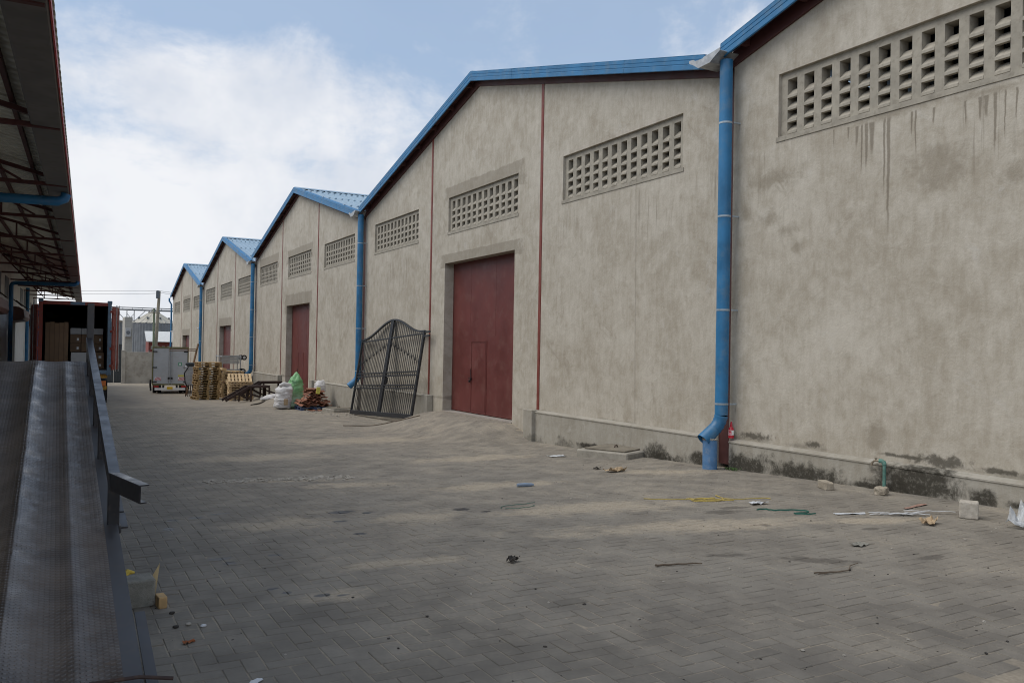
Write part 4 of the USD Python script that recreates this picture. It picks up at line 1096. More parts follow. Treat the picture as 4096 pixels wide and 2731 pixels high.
for q in range(5): MB().box(.35 + q * .5, .62 + q * .5, -.02, -.003, 3.15, 3.5).build('window', mat('pale_block'), ps)


def pole(loc, top, r, m_, label, arms):
    p = thing('utility_pole', label, 'utility pole', loc=loc)
    MB().tube([(0, 0, 0), tuple(np.array(top) * .5), top], [r, r * .9, r * .75], 12).build('shaft', mat(m_), p, smooth=40)
    for (z, l) in arms:
        c = np.array(top) * (z / top[2]); MB().box(c[0] - l, c[0] + l, c[1] - r - .06, c[1] - r, z - .05, z + .05).build('cross_arm', mat('old_wood'), p)
        for s in (-.85, 0, .85): MB().tube([(c[0] + s * l, c[1] - r - .03, z + .05), (c[0] + s * l, c[1] - r - .03, z + .22)], [.045, .03], 8).build('insulator', mat('gantry_steel'), p)
    return p


p1 = pole((8.25, 85, -2), (.36, 0, 8.72), .17, 'old_wood', 'tall leaning pale utility pole rising above the far shed', [])
MB().bbox(.05, .35, -.42, -.16, 8.0, 8.75, .04).build('pole_bracket', mat('gantry_steel'), p1)
pole((7.93, 82, -2), (-.04, 0, 6.9), .11, 'green_wood', 'thin greenish utility pole with cross arms in front of the silo', [(6.55, .5), (2.9, .45)])
def sagwire(a, b, sag, r=.012, n=18):
    a, b = np.array(a, float), np.array(b, float); t = np.linspace(0, 1, n)[:, None]
    return [tuple(q) for q in a + (b - a) * t - np.array([0, 0, 1]) * sag * 4 * t * (1 - t)]
for k, (z, lab) in enumerate(((6.72, 'upper overhead wire running left from the tall leaning pole'), (6.5, 'lower overhead wire running left from the tall leaning pole'))):
    o = MB().tube(sagwire((8.6, 84.8, z), (-14, 84, z - .1), .35 + .1 * k), .016, 5).build('overhead_wire', mat('wire_grey'), None); tag(o, lab, 'wire')
for k, lab in enumerate(('upper overhead wire running right from the tall leaning pole', 'lower overhead wire running right from the tall leaning pole')):
    o = MB().tube(sagwire((8.6, 85.1, 6.74 - .16 * k), (34, 92, 6.2 - .3 * k), .4), .016, 5).build('overhead_wire', mat('wire_grey'), None); tag(o, lab, 'wire')

# ------------------------------------------------------------------ things in the yard
simple('pallet_wood', (0.40, 0.265, 0.115), 0.8, var=0.14, scale=5.0, dirt=(0.20, 0.135, 0.065), dirt_amt=0.5, objvar=0.22)
simple('pallet_pale', (0.50, 0.36, 0.20), 0.8, var=0.12, scale=5.0, dirt=(0.27, 0.19, 0.10), dirt_amt=0.45, objvar=0.15)
simple('pallet_blue', (0.035, 0.060, 0.13), 0.7, var=0.2, dirt=(0.12, 0.10, 0.08), dirt_amt=0.5)
simple('iron', (0.020, 0.021, 0.023), 0.45, 0.2, var=0.25, scale=6.0, dirt=(0.06, 0.05, 0.04), dirt_amt=0.35)
simple('sack_white', (0.60, 0.585, 0.575), 0.6, var=0.05, scale=4.0, dirt=(0.40, 0.34, 0.27), dirt_amt=0.4)
simple('terracotta', (0.275, 0.115, 0.068), 0.85, var=0.18, scale=7.0, dirt=(0.17, 0.11, 0.08), dirt_amt=0.5, objvar=0.22)
simple('alloy', (0.46, 0.47, 0.48), 0.38, 0.5, var=0.12, scale=6.0, dirt=(0.25, 0.24, 0.22), dirt_amt=0.4)
simple('deck_grey', (0.30, 0.31, 0.31), 0.6, var=0.12)
simple('timber_brown', (0.20, 0.115, 0.06), 0.85, var=0.2, scale=5.0)
simple('stone', (0.33, 0.285, 0.22), 0.9, var=0.2, scale=14.0, bump=0.01, dirt=(0.17, 0.14, 0.10), dirt_amt=0.5)
simple('block_pale', (0.43, 0.39, 0.33), 0.92, var=0.14, scale=16.0, bump=0.008, dirt=(0.24, 0.20, 0.15), dirt_amt=0.45)
simple('block_grey', (0.245, 0.235, 0.200), 0.92, var=0.16, scale=16.0, bump=0.008, dirt=(0.15, 0.13, 0.10), dirt_amt=0.5)
simple('raw_timber', (0.48, 0.31, 0.14), 0.8, var=0.15, scale=12.0)
simple('splinter', (0.66, 0.49, 0.26), 0.8, var=0.12, scale=12.0)
simple('rope_yellow', (0.40, 0.30, 0.07), 0.7, var=0.15, scale=20.0)
simple('strap_green', (0.025, 0.12, 0.09), 0.5, var=0.15)
simple('plastic_white', (0.55, 0.56, 0.57), 0.45, var=0.05)
simple('paper_red', (0.33, 0.20, 0.155), 0.8)
simple('card', (0.42, 0.31, 0.19), 0.9, var=0.15, scale=10.0, dirt=(0.25, 0.19, 0.13), dirt_amt=0.4)
simple('dark_bits', (0.045, 0.038, 0.032), 0.9, var=0.3)
simple('pale_bits', (0.34, 0.31, 0.265), 0.9, var=0.2)
simple('twig', (0.115, 0.085, 0.058), 0.9, var=0.2, scale=20.0)
simple('bottle_red', (0.48, 0.018, 0.035), 0.32, var=0.05)
simple('label_pink', (0.62, 0.22, 0.25), 0.5)
simple('tap_green', (0.085, 0.20, 0.165), 0.6, var=0.2, scale=12.0, dirt=(0.25, 0.23, 0.17), dirt_amt=0.4)
simple('brass', (0.30, 0.25, 0.19), 0.45, 0.6, var=0.2)
simple('worn_blue', (0.085, 0.20, 0.38), 0.65, var=0.12, scale=7.0, dirt=(0.30, 0.33, 0.36), dirt_amt=0.45)
simple('cover_plate', (0.20, 0.175, 0.135), 0.85, 0.1, var=0.2, scale=6.0, dirt=(0.12, 0.08, 0.05), dirt_amt=0.5)
simple('lime_green', (0.14, 0.36, 0.05), 0.5)
simple('blue_plastic', (0.22, 0.28, 0.36), 0.35)
simple('peel', (0.62, 0.45, 0.07), 0.7)
simple('rust_orange', (0.30, 0.10, 0.035), 0.9, var=0.25, scale=30.0)
simple('cctv_white', (0.7, 0.7, 0.7), 0.4)


def thin_film(name, col, alpha):
    g = G(); p = g.pos(); n = g.noise(p, 30.0, 4.0)
    b = g.add('principled_bsdf', 'BSDF', {'normal': g.bump(n, .6, .01)}, base_color=col, roughness=.25)
    t = g.add('transparent_bsdf', 'BSDF'); fr_ = g.add('fresnel', 'fac', IOR=1.45)
    o = g.add('mix_closure', 'closure', {'fac': g.m('minimum', g.m('add', fr_, alpha), 1.0), 'closure1': t, 'closure2': b})
    MATS[name] = usdkit.material(stage, '/World/Looks/' + name, g.n, g.l, surface=o)


thin_film('clear_plastic', (0.60, 0.62, 0.63), 0.30)


def sack_green():
    g = G(); p = g.pos(); n = g.noise(p, 5.0, 5.0, .6); z = g.add('separate_xyz', 'z', {'vector': g.obj()})
    c = g.mix(g.rng(n, .3, .7), (0.13, 0.34, 0.13), (0.235, 0.45, 0.215))
    c = g.mix(g.rng(g.m('add', z, g.m('multiply_add', n, .3, -.15)), .30, .75, .62, .0), c, (0.44, 0.50, 0.40))
    q = g.add('vector_math', 'value', {'vector1': g.obj()}, math_type='distance', vector2=(-.06, -.26, 1.02))
    c = g.mix(g.rng(g.m('add', q, g.m('multiply_add', g.noise(p, 16.0, 4.0), .2, -.1)), .12, .07, 0, .75), c, (.05, .13, .06))
    MATS['sack_green'] = g.principled('sack_green', c, .5, 0, g.bump(g.noise(p, 14.0, 4.0), .4, .02), specular_ior_level=.5)


sack_green()


def gz(x, y): return float(ground_z(np.array(float(x)), np.array(float(y))))


def solo(mb, name, m_, label, cat, smooth=False, group=None, kind=None):
    return mb.build(name, mat(m_), None, smooth, label, kind, cat, group)


# leaning wrought iron double gate
A0, A1, TT = np.array([8.44, 20.75, gz(8.44, 20.75) + .01]), np.array([8.44, 26.0, gz(8.44, 26.0) + .02]), np.array([8.835, 20.9, 2.16])
ea = A1 - A0; GL = np.linalg.norm(ea); ea /= GL
eb = TT - A0; eb -= ea * (eb @ ea); eb /= np.linalg.norm(eb); en = np.cross(ea, eb)
GM = np.eye(4); GM[:3, 0], GM[:3, 1], GM[:3, 2], GM[:3, 3] = ea, eb, en, A0
gate = thing('iron_gate', 'black wrought iron double gate with arched top leaning against the wall', 'gate', mat4=GM)
GH = 2.42
def arch(a): return GH + .50 * (.5 + .5 * math.cos(2 * math.pi * (a / GL - .5))) ** 1.15
pts = [(a, arch(a), 0) for a in np.linspace(0, GL, 40)]
m = MB()
for p, q in zip(pts[:-1], pts[1:]): m.beam(p, q, .05, .06, (0, 0, 1))
m.build('arched_top', mat('iron'), gate)
for a, w_ in ((.035, .07), (GL - .035, .07)): MB().bbox(a - w_ / 2, a + w_ / 2, 0, arch(a), -.03, .03, .006).build('stile', mat('iron'), gate)
for a in (GL / 2 - .055, GL / 2 + .055): MB().bbox(a - .045, a + .045, .05, arch(a) - .02, -.028, .028, .006).build('meeting_stile', mat('iron'), gate)
MB().bbox(.0, GL, 0, .13, -.031, .031, .008).build('bottom_rail', mat('iron'), gate)
for z in (2.36, 1.31, 1.21, .93, .84):
    for a, c in ((.072, GL / 2 - .102), (GL / 2 + .102, GL - .072)): MB().box(a, c, z - .017, z + .017, -.020, .020).build('cross_rail', mat('iron'), gate)
for z in (GH - .03, GH - .14): MB().bbox(-.34, -.001, z - .025, z + .025, -.02, .02, .004).build('top_stub', mat('iron'), gate)
NB = 17
orn = []
for h, (a, c) in enumerate(((.072, GL / 2 - .10), (GL / 2 + .10, GL - .072))):
    for k in range(NB):
        x = a + (c - a) * (k + .5) / NB
        MB().box(x - .008, x + .008, .131, arch(x) - .03, -.008, .008).build('bar', mat('iron'), gate)
        if k % 2 == 0: orn.append((x, 2.20 - 1.02 * abs(x / GL - .5) ** 1.1 * 1.35))
for (x, z) in orn:
    m = MB()
    for k in range(4):
        t = k * math.pi / 2 + .4
        m.tube([(x + .032 * math.cos(t + q * .5) * math.sin(math.pi * q / 4), z - .075 + .0375 * q, .032 * math.sin(t + q * .5) * math.sin(math.pi * q / 4)) for q in range(5)], .0055, 5)
    for s in (-1, 1): m.tube([(x, z + s * .085, 0), (x, z + s * .10, 0)], .017, 8)
    m.build('basket_twist', mat('iron'), gate)
for z in (1.26, .885):
    for k in range(36):
        x = .15 + k * (GL - .3) / 35
        if abs(x - GL / 2) < .16: continue
        t = np.linspace(0, 2 * math.pi, 9); MB().tube([(x + .03 * math.cos(q), z + .026 * math.sin(q), 0) for q in t], .006, 5, False).build('ring', mat('iron'), gate)
bs = MB().tube([(GL / 2, 1.08, .03), (GL / 2, 1.08, .05)], .15, 20); bs.build('lock_boss', mat('iron'), gate)
MB().tube([(GL / 2 - .06, .98, .07), (GL / 2 - .06, 1.18, .07)], .012, 8).build('pull_handle', mat('iron'), gate)

# pallets
PL, PWD, PH = 1.20, 1.02, .114


def pallet(loc, rz, label, m_='pallet_wood', name='wooden_pallet', cat='pallet', group=None):
    t = thing(name, label, cat, loc, rz, group)
    r = random.Random(5)
    for k in range(7):
        x = -PWD / 2 + (PWD - .105) * k / 6; MB().bbox(x, x + .105 - r.random() * .012, -PL / 2, PL / 2, PH - .018, PH, .002).build('deck_board', mat(m_), t)
    for y in (-PL / 2, -.07, PL / 2 - .14): MB().bbox(-PWD / 2, PWD / 2, y + .01, y + .13, PH - .035, PH - .0185, .002).build('bearer', mat(m_), t)
    for x in (-PWD / 2, -.06, PWD / 2 - .12):
        for y in (-PL / 2 + .002, -.068, PL / 2 - .138): MB().bbox(x + .003, x + .115, y, y + .13, .0185, PH - .0355, .003).build('block', mat(m_), t)
    for x in (-PWD / 2, -.06, PWD / 2 - .12): MB().bbox(x, x + .12, -PL / 2, PL / 2, 0, .018, .002).build('bottom_board', mat(m_), t)
    return t


px0, py0 = 6.27, 40.75
gzp = gz(px0, py0) + .012
ORD = ['bottom', 'second', 'third', 'fourth', 'fifth', 'sixth', 'seventh', 'eighth', 'ninth', 'tenth', 'eleventh', 'twelfth', 'thirteenth', 'fourteenth']
base_p = pallet((px0 - .10, py0 - .03, gzp), .10, 'bottom pallet sticking out to the left under the tall neat stack', group='pallets in the tall neat stack')
for k in range(14):
    copy_of(base_p, f'wooden pallet in the tall neat stack, {ORD[k]} above the protruding bottom one', (px0 + rng.uniform(-.035, .035) + (.03 if k > 11 else -.02), py0 + rng.uniform(-.03, .03), gzp + (k + 1) * (PH + .001)), rng.uniform(-.05, .05) + .03)
p2 = None
sx0, sy0 = 7.42, 38.9; gz2 = gz(sx0, sy0) + .012
ORD2 = ['lowest', 'second', 'third', 'fourth', 'fifth', 'sixth', 'seventh', 'topmost']
for k in range(8):
    tilt = min(k, 7) * 2.3
    M4 = trans(sx0 + .03 * math.sin(k * 2.2), sy0 + .02 * k, gz2 + k * (PH + .004) + .5 * PL * math.sin(math.radians(tilt)) * .50) @ rot((0, 0, 1), -6 + rng.uniform(-5, 5)) @ rot((1, 0, 0), tilt)
    lab = f'pallet in the low tilted pile beside the blue downpipe, {ORD2[k]}'
    if k == 0:
        p2 = pallet((0, 0, 0), 0, lab, 'pallet_pale', group='pallets in the low tilted pile'); UsdGeom.Xformable(p2).GetOrderedXformOps()[0].Set(Gf.Matrix4d(M4.T.tolist()))
    else: copy_of(p2, lab, mat4=M4)
copy_of(p2, 'loose pallet lying flat behind the tall stack beside the trolleys', (7.55, 42.4, gz(7.55, 42.4) + 1.20), .2, group='pallets piled behind the tall stack')
for k in range(10):
    copy_of(p2, f'pallet in the pile hidden behind the tall stack, {["lowest", "second", "third", "fourth", "fifth", "sixth", "seventh", "eighth", "ninth", "tenth"][k]}', (7.55 + rng.uniform(-.04, .04), 42.4 + rng.uniform(-.03, .03), gz(7.55, 42.4) + .012 + k * (PH + .002)), .1 + rng.uniform(-.05, .05), group='pallets piled behind the tall stack')
for k, (dx, rz_) in enumerate(((-.42, .1), (-.2, .5))):
    o = MB().bbox(-.13, .13, -.3, .3, 0, .13, .01, trans(7.3 + dx, 42.2, gz(7.55, 42.4) + 1.325) @ rot((0, 0, 1), math.degrees(rz_)) @ rot((0, 1, 0), 12 * k))
    solo(o, 'timber_offcut', 'pallet_pale', ['pale timber offcut lying on the pile behind the tall pallet stack', 'tilted timber offcut beside the trolley on the pile behind the tall stack'][k], 'timber')


# platform trolleys stacked by the wall
def trolley(loc, rz, label):
    t = thing('platform_trolley', label, 'trolley', loc, rz, 'trolleys stacked by the wall')
    L_, W_, = 1.05, .62
    for y in (-W_ / 2, W_ / 2): MB().tube([(-L_ / 2, y, .30), (L_ / 2, y, .30)], .024, 10).build('side_tube', mat('alloy'), t, smooth=40)
    for x in (-L_ / 2, -.1, L_ / 2): MB().tube([(x, -W_ / 2, .30), (x, W_ / 2, .30)], .022, 10).build('cross_tube', mat('alloy'), t, smooth=40)
    for k in range(6): MB().bbox(-L_ / 2 + .12, L_ / 2 - .05, -W_ / 2 - .03, -W_ / 2 - .006, .30 - .072 * k, .30 - .072 * k + .060, .004).build('side_slat', mat('deck_grey'), t)
    MB().bbox(-L_ / 2 + .03, L_ / 2 - .03, -W_ / 2 + .03, W_ / 2 - .03, .315, .335, .004).build('deck', mat('deck_grey'), t)
    for x in (-L_ / 2, L_ / 2):
        for y in (-W_ / 2, W_ / 2): MB().tube([(x, y, -.30), (x, y, .38)], .026, 10).build('upright', mat('alloy'), t, smooth=40)
    for y in (-W_ / 2 - .02, W_ / 2 + .02):
        w_ = MB().tube([(L_ / 2 + .17, y - .03, .26), (L_ / 2 + .17, y + .03, .26)], .135, 22).build('wheel', mat('tyre'), t, smooth=40)
        MB().tube([(L_ / 2 + .17, y - .035, .26), (L_ / 2 + .17, y + .035, .26)], .07, 14).build('hub', mat('alloy'), w_, smooth=40)
        MB().beam((L_ / 2, y, .26), (L_ / 2 + .17, y, .26), .03, .03).build('axle_arm', mat('alloy'), t)
    return t


gzb = gz(7.9, 44)
t1 = trolley((7.72, 43.6, gzb + 1.74), .06, 'upper metal trolley with wheels stacked by the wall behind the pallets')
copy_of(t1, 'middle metal trolley frame under the upper one behind the pallets', (7.70, 43.62, gzb + 1.05), -.04)
copy_of(t1, 'lowest metal trolley on the ground behind the pallets', (7.66, 43.6, gzb + .31), .02)
# brown timber A frame and junk behind the box truck
af = thing('timber_trestle', 'brown timber post and rail frame leaning between truck and blue downpipe', 'frame', loc=(6.0, 46.3, gz(6, 46.3)))
MB().beam((.08, 0, 0), (.72, .5, 2.72), .07, .07).build('post', mat('timber_brown'), af)
for z in (2.34, 2.42): MB().beam((-.75, .1, z), (.63, .42, z + .01), .05, .045).build('rail', mat('timber_brown'), af)
MB().beam((.55, .1, 0), (.3, .3, 1.1), .06, .06).build('brace', mat('timber_brown'), af)
jm = thing('scrap_motor', 'small grey machine with hoses standing between the truck and the pallets', 'machine', loc=(6.02, 44.6, gz(6.0, 44.6)))
MB().bbox(-.22, .22, -.2, .2, .55, 1.55, .03).build('casing', mat('alloy'), jm)
MB().bbox(-.2, .2, -.24, .1, 1.55, 1.72, .04).build('head', mat('gate_dark'), jm)
for k in range(4): MB().tube([(-.2 + .1 * k, -.22, .0), (-.16 + .1 * k, -.2, .6)], .022, 8).build('leg', mat('rusty_steel'), jm)
MB().tube([(-.1, -.24, 1.5), (-.3, -.4, 1.2), (-.25, -.35, .7), (-.05, -.3, .4)], .03, 8).build('hose', mat('rubber'), jm, smooth=40)


def crumple(pts_fn, nu, nv): pass


def sack(name, mt, label, cat, loc, rx, ry, h, seed, lean=(0, 0), neck=.5, pinch=1.0, rz=0.0):
    """a filled woven sack: lumpy body, creases and a gathered or gaping top"""
    nu, nv = 72, 56; v = []
    for j in range(nv):
        t = j / (nv - 1)
        prof = (math.sin(min(t / .12, 1) * math.pi / 2)) * .97 * (1 - .10 * t)
        if t > neck: prof *= 1 - pinch * ((t - neck) / (1 - neck)) ** 1.5
        for i in range(nu):
            a = 2 * math.pi * i / nu
            sq = 1 / max(abs(math.cos(a)) ** 3 + abs(math.sin(a)) ** 3, .2) ** (1 / 3)
            v.append((rx * prof * math.cos(a) * (.55 + .45 * sq), ry * prof * math.sin(a) * (.55 + .45 * sq), h * t))
    v = np.array(v)
    n1 = fbm(np.stack([v[:, 0] * 3.2, v[:, 1] * 3.2, v[:, 2] * 2.6 + seed], -1), 3, seed) - .5
    cr = np.abs(fbm(np.stack([v[:, 0] * 4.5 + v[:, 2] * 3, v[:, 1] * 4.5 - v[:, 2] * 2.5, v[:, 2] * 5.5 + seed], -1), 4, seed + 3) - .5)
    d = v.copy(); d[:, 2] = 0; L = np.linalg.norm(d, axis=1, keepdims=True); d /= L + 1e-6
    tt = v[:, 2] / h
    amp = np.clip(tt * 6, 0, 1) * np.minimum(1, L[:, 0] / (.4 * rx))
    v += d * ((n1 * .40 - (.11 - cr) * .62) * min(rx, ry) * amp)[:, None]
    v[:, 0] += lean[0] * tt ** 1.6; v[:, 1] += lean[1] * tt ** 1.6
    v[:, 2] += (fbm(np.stack([v[:, 0] * 7, v[:, 1] * 7, v[:, 0] * 0 + seed], -1), 3, seed + 8) - .5) * .30 * h * np.clip((tt - .72) / .28, 0, 1)
    f = [(j * nu + i, j * nu + (i + 1) % nu, (j + 1) * nu + (i + 1) % nu, (j + 1) * nu + i) for j in range(nv - 1) for i in range(nu)]
    tri = [x for q in f for x in ((q[0], q[1], q[2]), (q[0], q[2], q[3]))]
    c0 = len(v); v = np.vstack([v, [[0, 0, 0]], v[-nu:].mean(0)]); e = (nv - 1) * nu
    tri += [(c0, (i + 1) % nu, i) for i in range(nu)] + [(c0 + 1, e + i, e + (i + 1) % nu) for i in range(nu)]
    t = thing(name, label, cat, loc, rz)
    MB().add(v, tri).build('body', mat(mt), t, smooth=50)
    return t


s1 = sack('rubbish_sack', 'sack_white', 'full white woven sack standing left of the green sack', 'sack', (7.28, 30.3, gz(7.28, 30.3) - .01), .33, .30, .92, 11, (.10, .03), .80, .72)
MB().tube([(-.12, -.02, .87), (.02, -.08, .93), (.2, -.04, .90), (.36, .0, .86)], [.05, .075, .07, .04], 12).build('folded_rim', mat('sack_white'), s1, smooth=50)
MB().bbox(-.02, .12, -.32, -.29, .18, .40, .02).build('torn_patch', mat('card'), s1)
sack('rubbish_sack', 'sack_green', 'tall green plastic sack with pointed tied top in front of the door', 'sack', (7.72, 30.45, gz(7.72, 30.45) - .01), .37, .32, 1.33, 23, (.10, .0), .56, .90)
# stacked clay tiles on a blue pallet
bp = pallet((8.16, 29.55, gz(8.16, 29.55) + .01), -.06, 'blue plastic pallet under the heap of clay roof tiles', 'pallet_blue', 'blue_pallet')
TZ = gz(8.16, 29.55) + .01 + PH + .004


def tile_mesh():
    n = 15; w, l, th = .30, .36, .016; s_ = np.linspace(-1, 1, n)
    z = np.where(s_ < 0, .055 * np.cos((s_ + .5) * math.pi) , -.030 * np.sin(s_ * math.pi) * 1.0)
    v = []
    for y in (-l / 2, l / 2):
        for dz in (0, th): v += [(w / 2 * a, y, zz + dz) for a, zz in zip(s_, z)]
    f = []
    for i in range(n - 1): f += [(n + i, n + i + 1, 3 * n + i + 1, 3 * n + i), (i, 2 * n + i, 2 * n + i + 1, i + 1), (i, i + 1, n + i + 1, n + i), (2 * n + i, 3 * n + i, 3 * n + i + 1, 2 * n + i + 1)]
    f += [(0, n, 3 * n, 2 * n), (n - 1, 3 * n - 1, 4 * n - 1, 2 * n - 1)]
    return v, f


tproto = thing('clay_tile', 'clay roof tile in the bottom layer of the heap, front row, leftmost', 'roof tile', (7.78, 29.15, TZ + .035), .1, 'clay roof tiles heaped on the blue pallet')
MB().add(*tile_mesh()).build('body', mat('terracotta'), tproto, smooth=40)
rr_ = random.Random(3)
LAYN = ['bottom', 'second', 'third', 'fourth', 'fifth', 'sixth', 'topmost']
COLN = {4: ['leftmost', 'second from left', 'second from right', 'rightmost'], 3: ['left', 'centre', 'right'], 2: ['left', 'right']}
for lay, (nx, ny, x0, x1) in enumerate(((4, 3, 7.80, 8.56), (4, 3, 7.84, 8.52), (4, 2, 7.96, 8.50), (3, 2, 8.02, 8.46), (3, 2, 8.04, 8.36), (2, 2, 8.06, 8.30), (2, 1, 8.06, 8.24))):
    for i in range(nx):
        for j in range(ny):
            x = x0 + (x1 - x0) * (i / max(nx - 1, 1)); y = 29.18 + j * .36 + lay * .03
            M4 = trans(x + rr_.uniform(-.03, .03), y + rr_.uniform(-.03, .03), TZ + .05 + lay * .088 + rr_.uniform(0, .02)) @ rot((0, 0, 1), rr_.uniform(-14, 14) + (90 if rr_.random() < .12 else 0)) @ rot((1, 0, 0), rr_.uniform(-9, 9)) @ rot((0, 1, 0), rr_.uniform(-10, 10))
            if lay == 0 and i == 0 and j == 0: continue
            copy_of(tproto, f'clay roof tile in the {LAYN[lay]} layer of the heap, {("front", "middle", "back")[j]} row, {COLN[nx][i]}', mat4=M4)
sack('rubbish_sack', 'sack_white', 'half empty white sack with torn open top lying on the clay tiles', 'sack', (8.42, 29.5, TZ + .50), .22, .2, .42, 37, (.03, .02), .6, .5)
solo(MB().bbox(-.07, .07, -.012, .012, 0, .24, .006, trans(8.22, 29.05, TZ + .47) @ rot((0, 1, 0), 8)), 'yellow_packet', 'sticker_yellow', 'small yellow packet on the clay tiles below the white sack', 'packet')
sh_ = random.Random(9)
for k in range(9):
    x, y = 7.95 + sh_.uniform(-.1, .55), 28.55 + sh_.uniform(-.2, .3)
    o = MB().add([(a, c, d) for d in (0, .018) for a, c in ((-.09, -.05), (.07, -.07), (.10, .03), (-.03, .08))], [(0, 3, 2, 1), (4, 5, 6, 7), (0, 1, 5, 4), (1, 2, 6, 5), (2, 3, 7, 6), (3, 0, 4, 7)])
    v, f = o.out(); M4 = trans(x, y, gz(x, y) + .012) @ rot((0, 0, 1), sh_.uniform(0, 360)) @ rot((1, 0, 0), sh_.uniform(-16, 16)); v = v @ M4[:3, :3].T + M4[:3, 3]
    solo(MB().add(v, f), 'tile_shard', 'terracotta', 'broken clay tile shard on the paving in front of the blue pallet', 'tile shard', group='broken tile shards before the blue pallet')


# low black steel ramps beside the pallets
def steel_ramp(loc, rz, label, L_=1.75, h=.62, w=.55):
    t = thing('steel_trestle', label, 'trestle', loc, rz, 'black steel trestle ramps')
    for y in (-w / 2, w / 2):
        MB().beam((-L_ * .62, y, .05), (-.1, y, h), .05, .10).build('sloping_beam', mat('rusty_steel'), t)
        MB().beam((-.12, y, h), (L_ * .45, y, h), .05, .08).build('top_beam', mat('rusty_steel'), t)
        for x in (-.02, L_ * .44): MB().bbox(x - .035, x + .035, y - .03, y + .03, 0, h - .04, .004).build('leg', mat('rusty_steel'), t)
        MB().beam((-L_ * .3, y, .0), (-L_ * .30, y, h * .62), .05, .05).build('strut', mat('rusty_steel'), t)
        MB().beam((-.05, y, h * .15), (-L_ * .28, y, h * .55), .045, .045).build('brace', mat('rusty_steel'), t)
        MB().beam((-.05, y, h * .55), (L_ * .42, y, h * .12), .045, .045).build('brace', mat('rusty_steel'), t)
    MB().bbox(-.12, L_ * .46, -w / 2 - .02, w / 2 + .02, h + .041, h + .055, .003).build('top_plate', mat('rusty_steel'), t)
    for x in (-L_ * .5, -L_ * .3): MB().box(x - .03, x + .03, -w / 2, w / 2, h * (x + L_ * .62) / (L_ * .62) - .03 + .06, h * (x + L_ * .62) / (L_ * .62) + .06).build('rung', mat('rusty_steel'), t)
    return t


b1 = steel_ramp((7.38, 36.6, gz(7.4, 36.6)), .10, 'dark rusty steel trestle ramp in front of the tilted pallet pile')
copy_of(b1, 'second dark steel trestle ramp farther right beside the concrete pier', (8.05, 37.2, gz(8.05, 37.2) + .02), .04)
for k, (x, y, r_) in enumerate(((8.2, 35.7, .25), (7.9, 35.45, .2))):
    v, f = trimesh.creation.icosphere(3).vertices.copy(), trimesh.creation.icosphere(3).faces
    v *= 1 + (fbm(v * 2.3 + k, 3, k)[:, None] - .5) * .8; v = v * [r_ * 1.5, r_, .09] + [x, y, gz(x, y) + .03]
    solo(MB().add(v, f), 'empty_bag', 'sack_white', ['crumpled pale bag lying under the right hand steel trestle', 'flattened pale bag on the ground left of the white sack'][k], 'bag', smooth=50)
solo(MB().tube([(6.9, 33.9, gz(6.9, 33.9) + .02), (7.3, 34.3, gz(7.3, 34.3) + .03), (7.7, 35.0, gz(7.7, 35) + .02)], [.02, .03, .015], 7), 'scrap_strip', 'dark_bits', 'dark strip of scrap lying on the yard before the steel trestles', 'scrap')

# manholes
def manhole(x, y, s, rz, label):
    t = thing('manhole', label, 'manhole', (x, y, gz(x, y)), rz)
    MB().bbox(-s, s, -s, s, -.05, .125, .02).build('concrete_frame', mat('cement'), t)
    cv = MB().bbox(-s * .80, s * .80, -s * .80, s * .80, .13, .152, .006).build('cover', mat('cover_plate'), t)
    MB().tube([(-.05, 0, .155), (-.03, 0, .185), (.03, 0, .185), (.05, 0, .155)], .011, 7).build('handle', mat('rusty_steel'), cv, smooth=40)
    return t


manhole(8.62, 11.75, .50, .42, 'raised concrete manhole with metal cover beside the wall left of the downpipe')
manhole(8.55, 27.6, .42, .2, 'low manhole cover between the clay tiles and the iron gate')

# standpipe below the downpipe outlet, bottle on the ledge, tap on the wall
dp = thing('drain_standpipe', 'faded blue standpipe stub under the nearest downpipe outlet', 'drain pipe', (8.63, 9.40, gz(8.63, 9.40) - .02))
MB().tube([(0, 0, 0), (0, 0, .47)], .108, 24, False).tube([(0, 0, .47), (0, 0, .02)], .098, 24, False).build('pipe', mat('worn_blue'), dp, smooth=40)
v = []
for k in range(40):
    a = k * 2 * math.pi / 40; v.append((.104 * math.cos(a), .104 * math.sin(a), .468))
MB().tube([(p[0], p[1], p[2] + .012 * math.sin(9 * k)) for k, p in enumerate(v)] + [v[0]], .013, 6).build('mortar_rim', mat('cement'), dp, smooth=50)
bt = thing('bottle', 'red plastic bottle with white label standing on the wall ledge by the downpipe', 'bottle', (8.925, 9.27, .478))
def lathe(prof, k=22):
    m = MB(); n = len(prof); v = [(r * math.cos(t), r * math.sin(t), z) for r, z in prof for t in np.arange(k) * 2 * math.pi / k]
    f = [(i * k + j, i * k + (j + 1) % k, (i + 1) * k + (j + 1) % k, (i + 1) * k + j) for i in range(n - 1) for j in range(k)]
    return m.add(v, f)
lathe([(0, 0), (.040, 0), (.043, .006), (.043, .125), (.038, .142), (.022, .165), (.018, .172), (0, .173)]).build('body', mat('bottle_red'), bt, smooth=50)
lathe([(.020, .172), (.021, .195), (.017, .200), (.015, .228), (.009, .246), (0, .247)], 16).build('cap', mat('bottle_red'), bt, smooth=50)
lathe([(.0437, .045), (.0437, .118)]).build('label', mat('label_white'), bt, smooth=True)
for k, (z, hh, ww) in enumerate(((.098, .012, .62), (.072, .010, .75), (.056, .006, .6))):
    a = np.linspace(-ww, ww, 9) + math.pi + .35; v = [(.0442 * math.cos(t), .0442 * math.sin(t), z + d) for d in (-hh, hh) for t in a]
    MB().add(v, [(i, i + 1, 9 + i + 1, 9 + i) for i in range(8)]).build('printed_mark', mat('label_pink' if k else 'bottle_red'), bt)
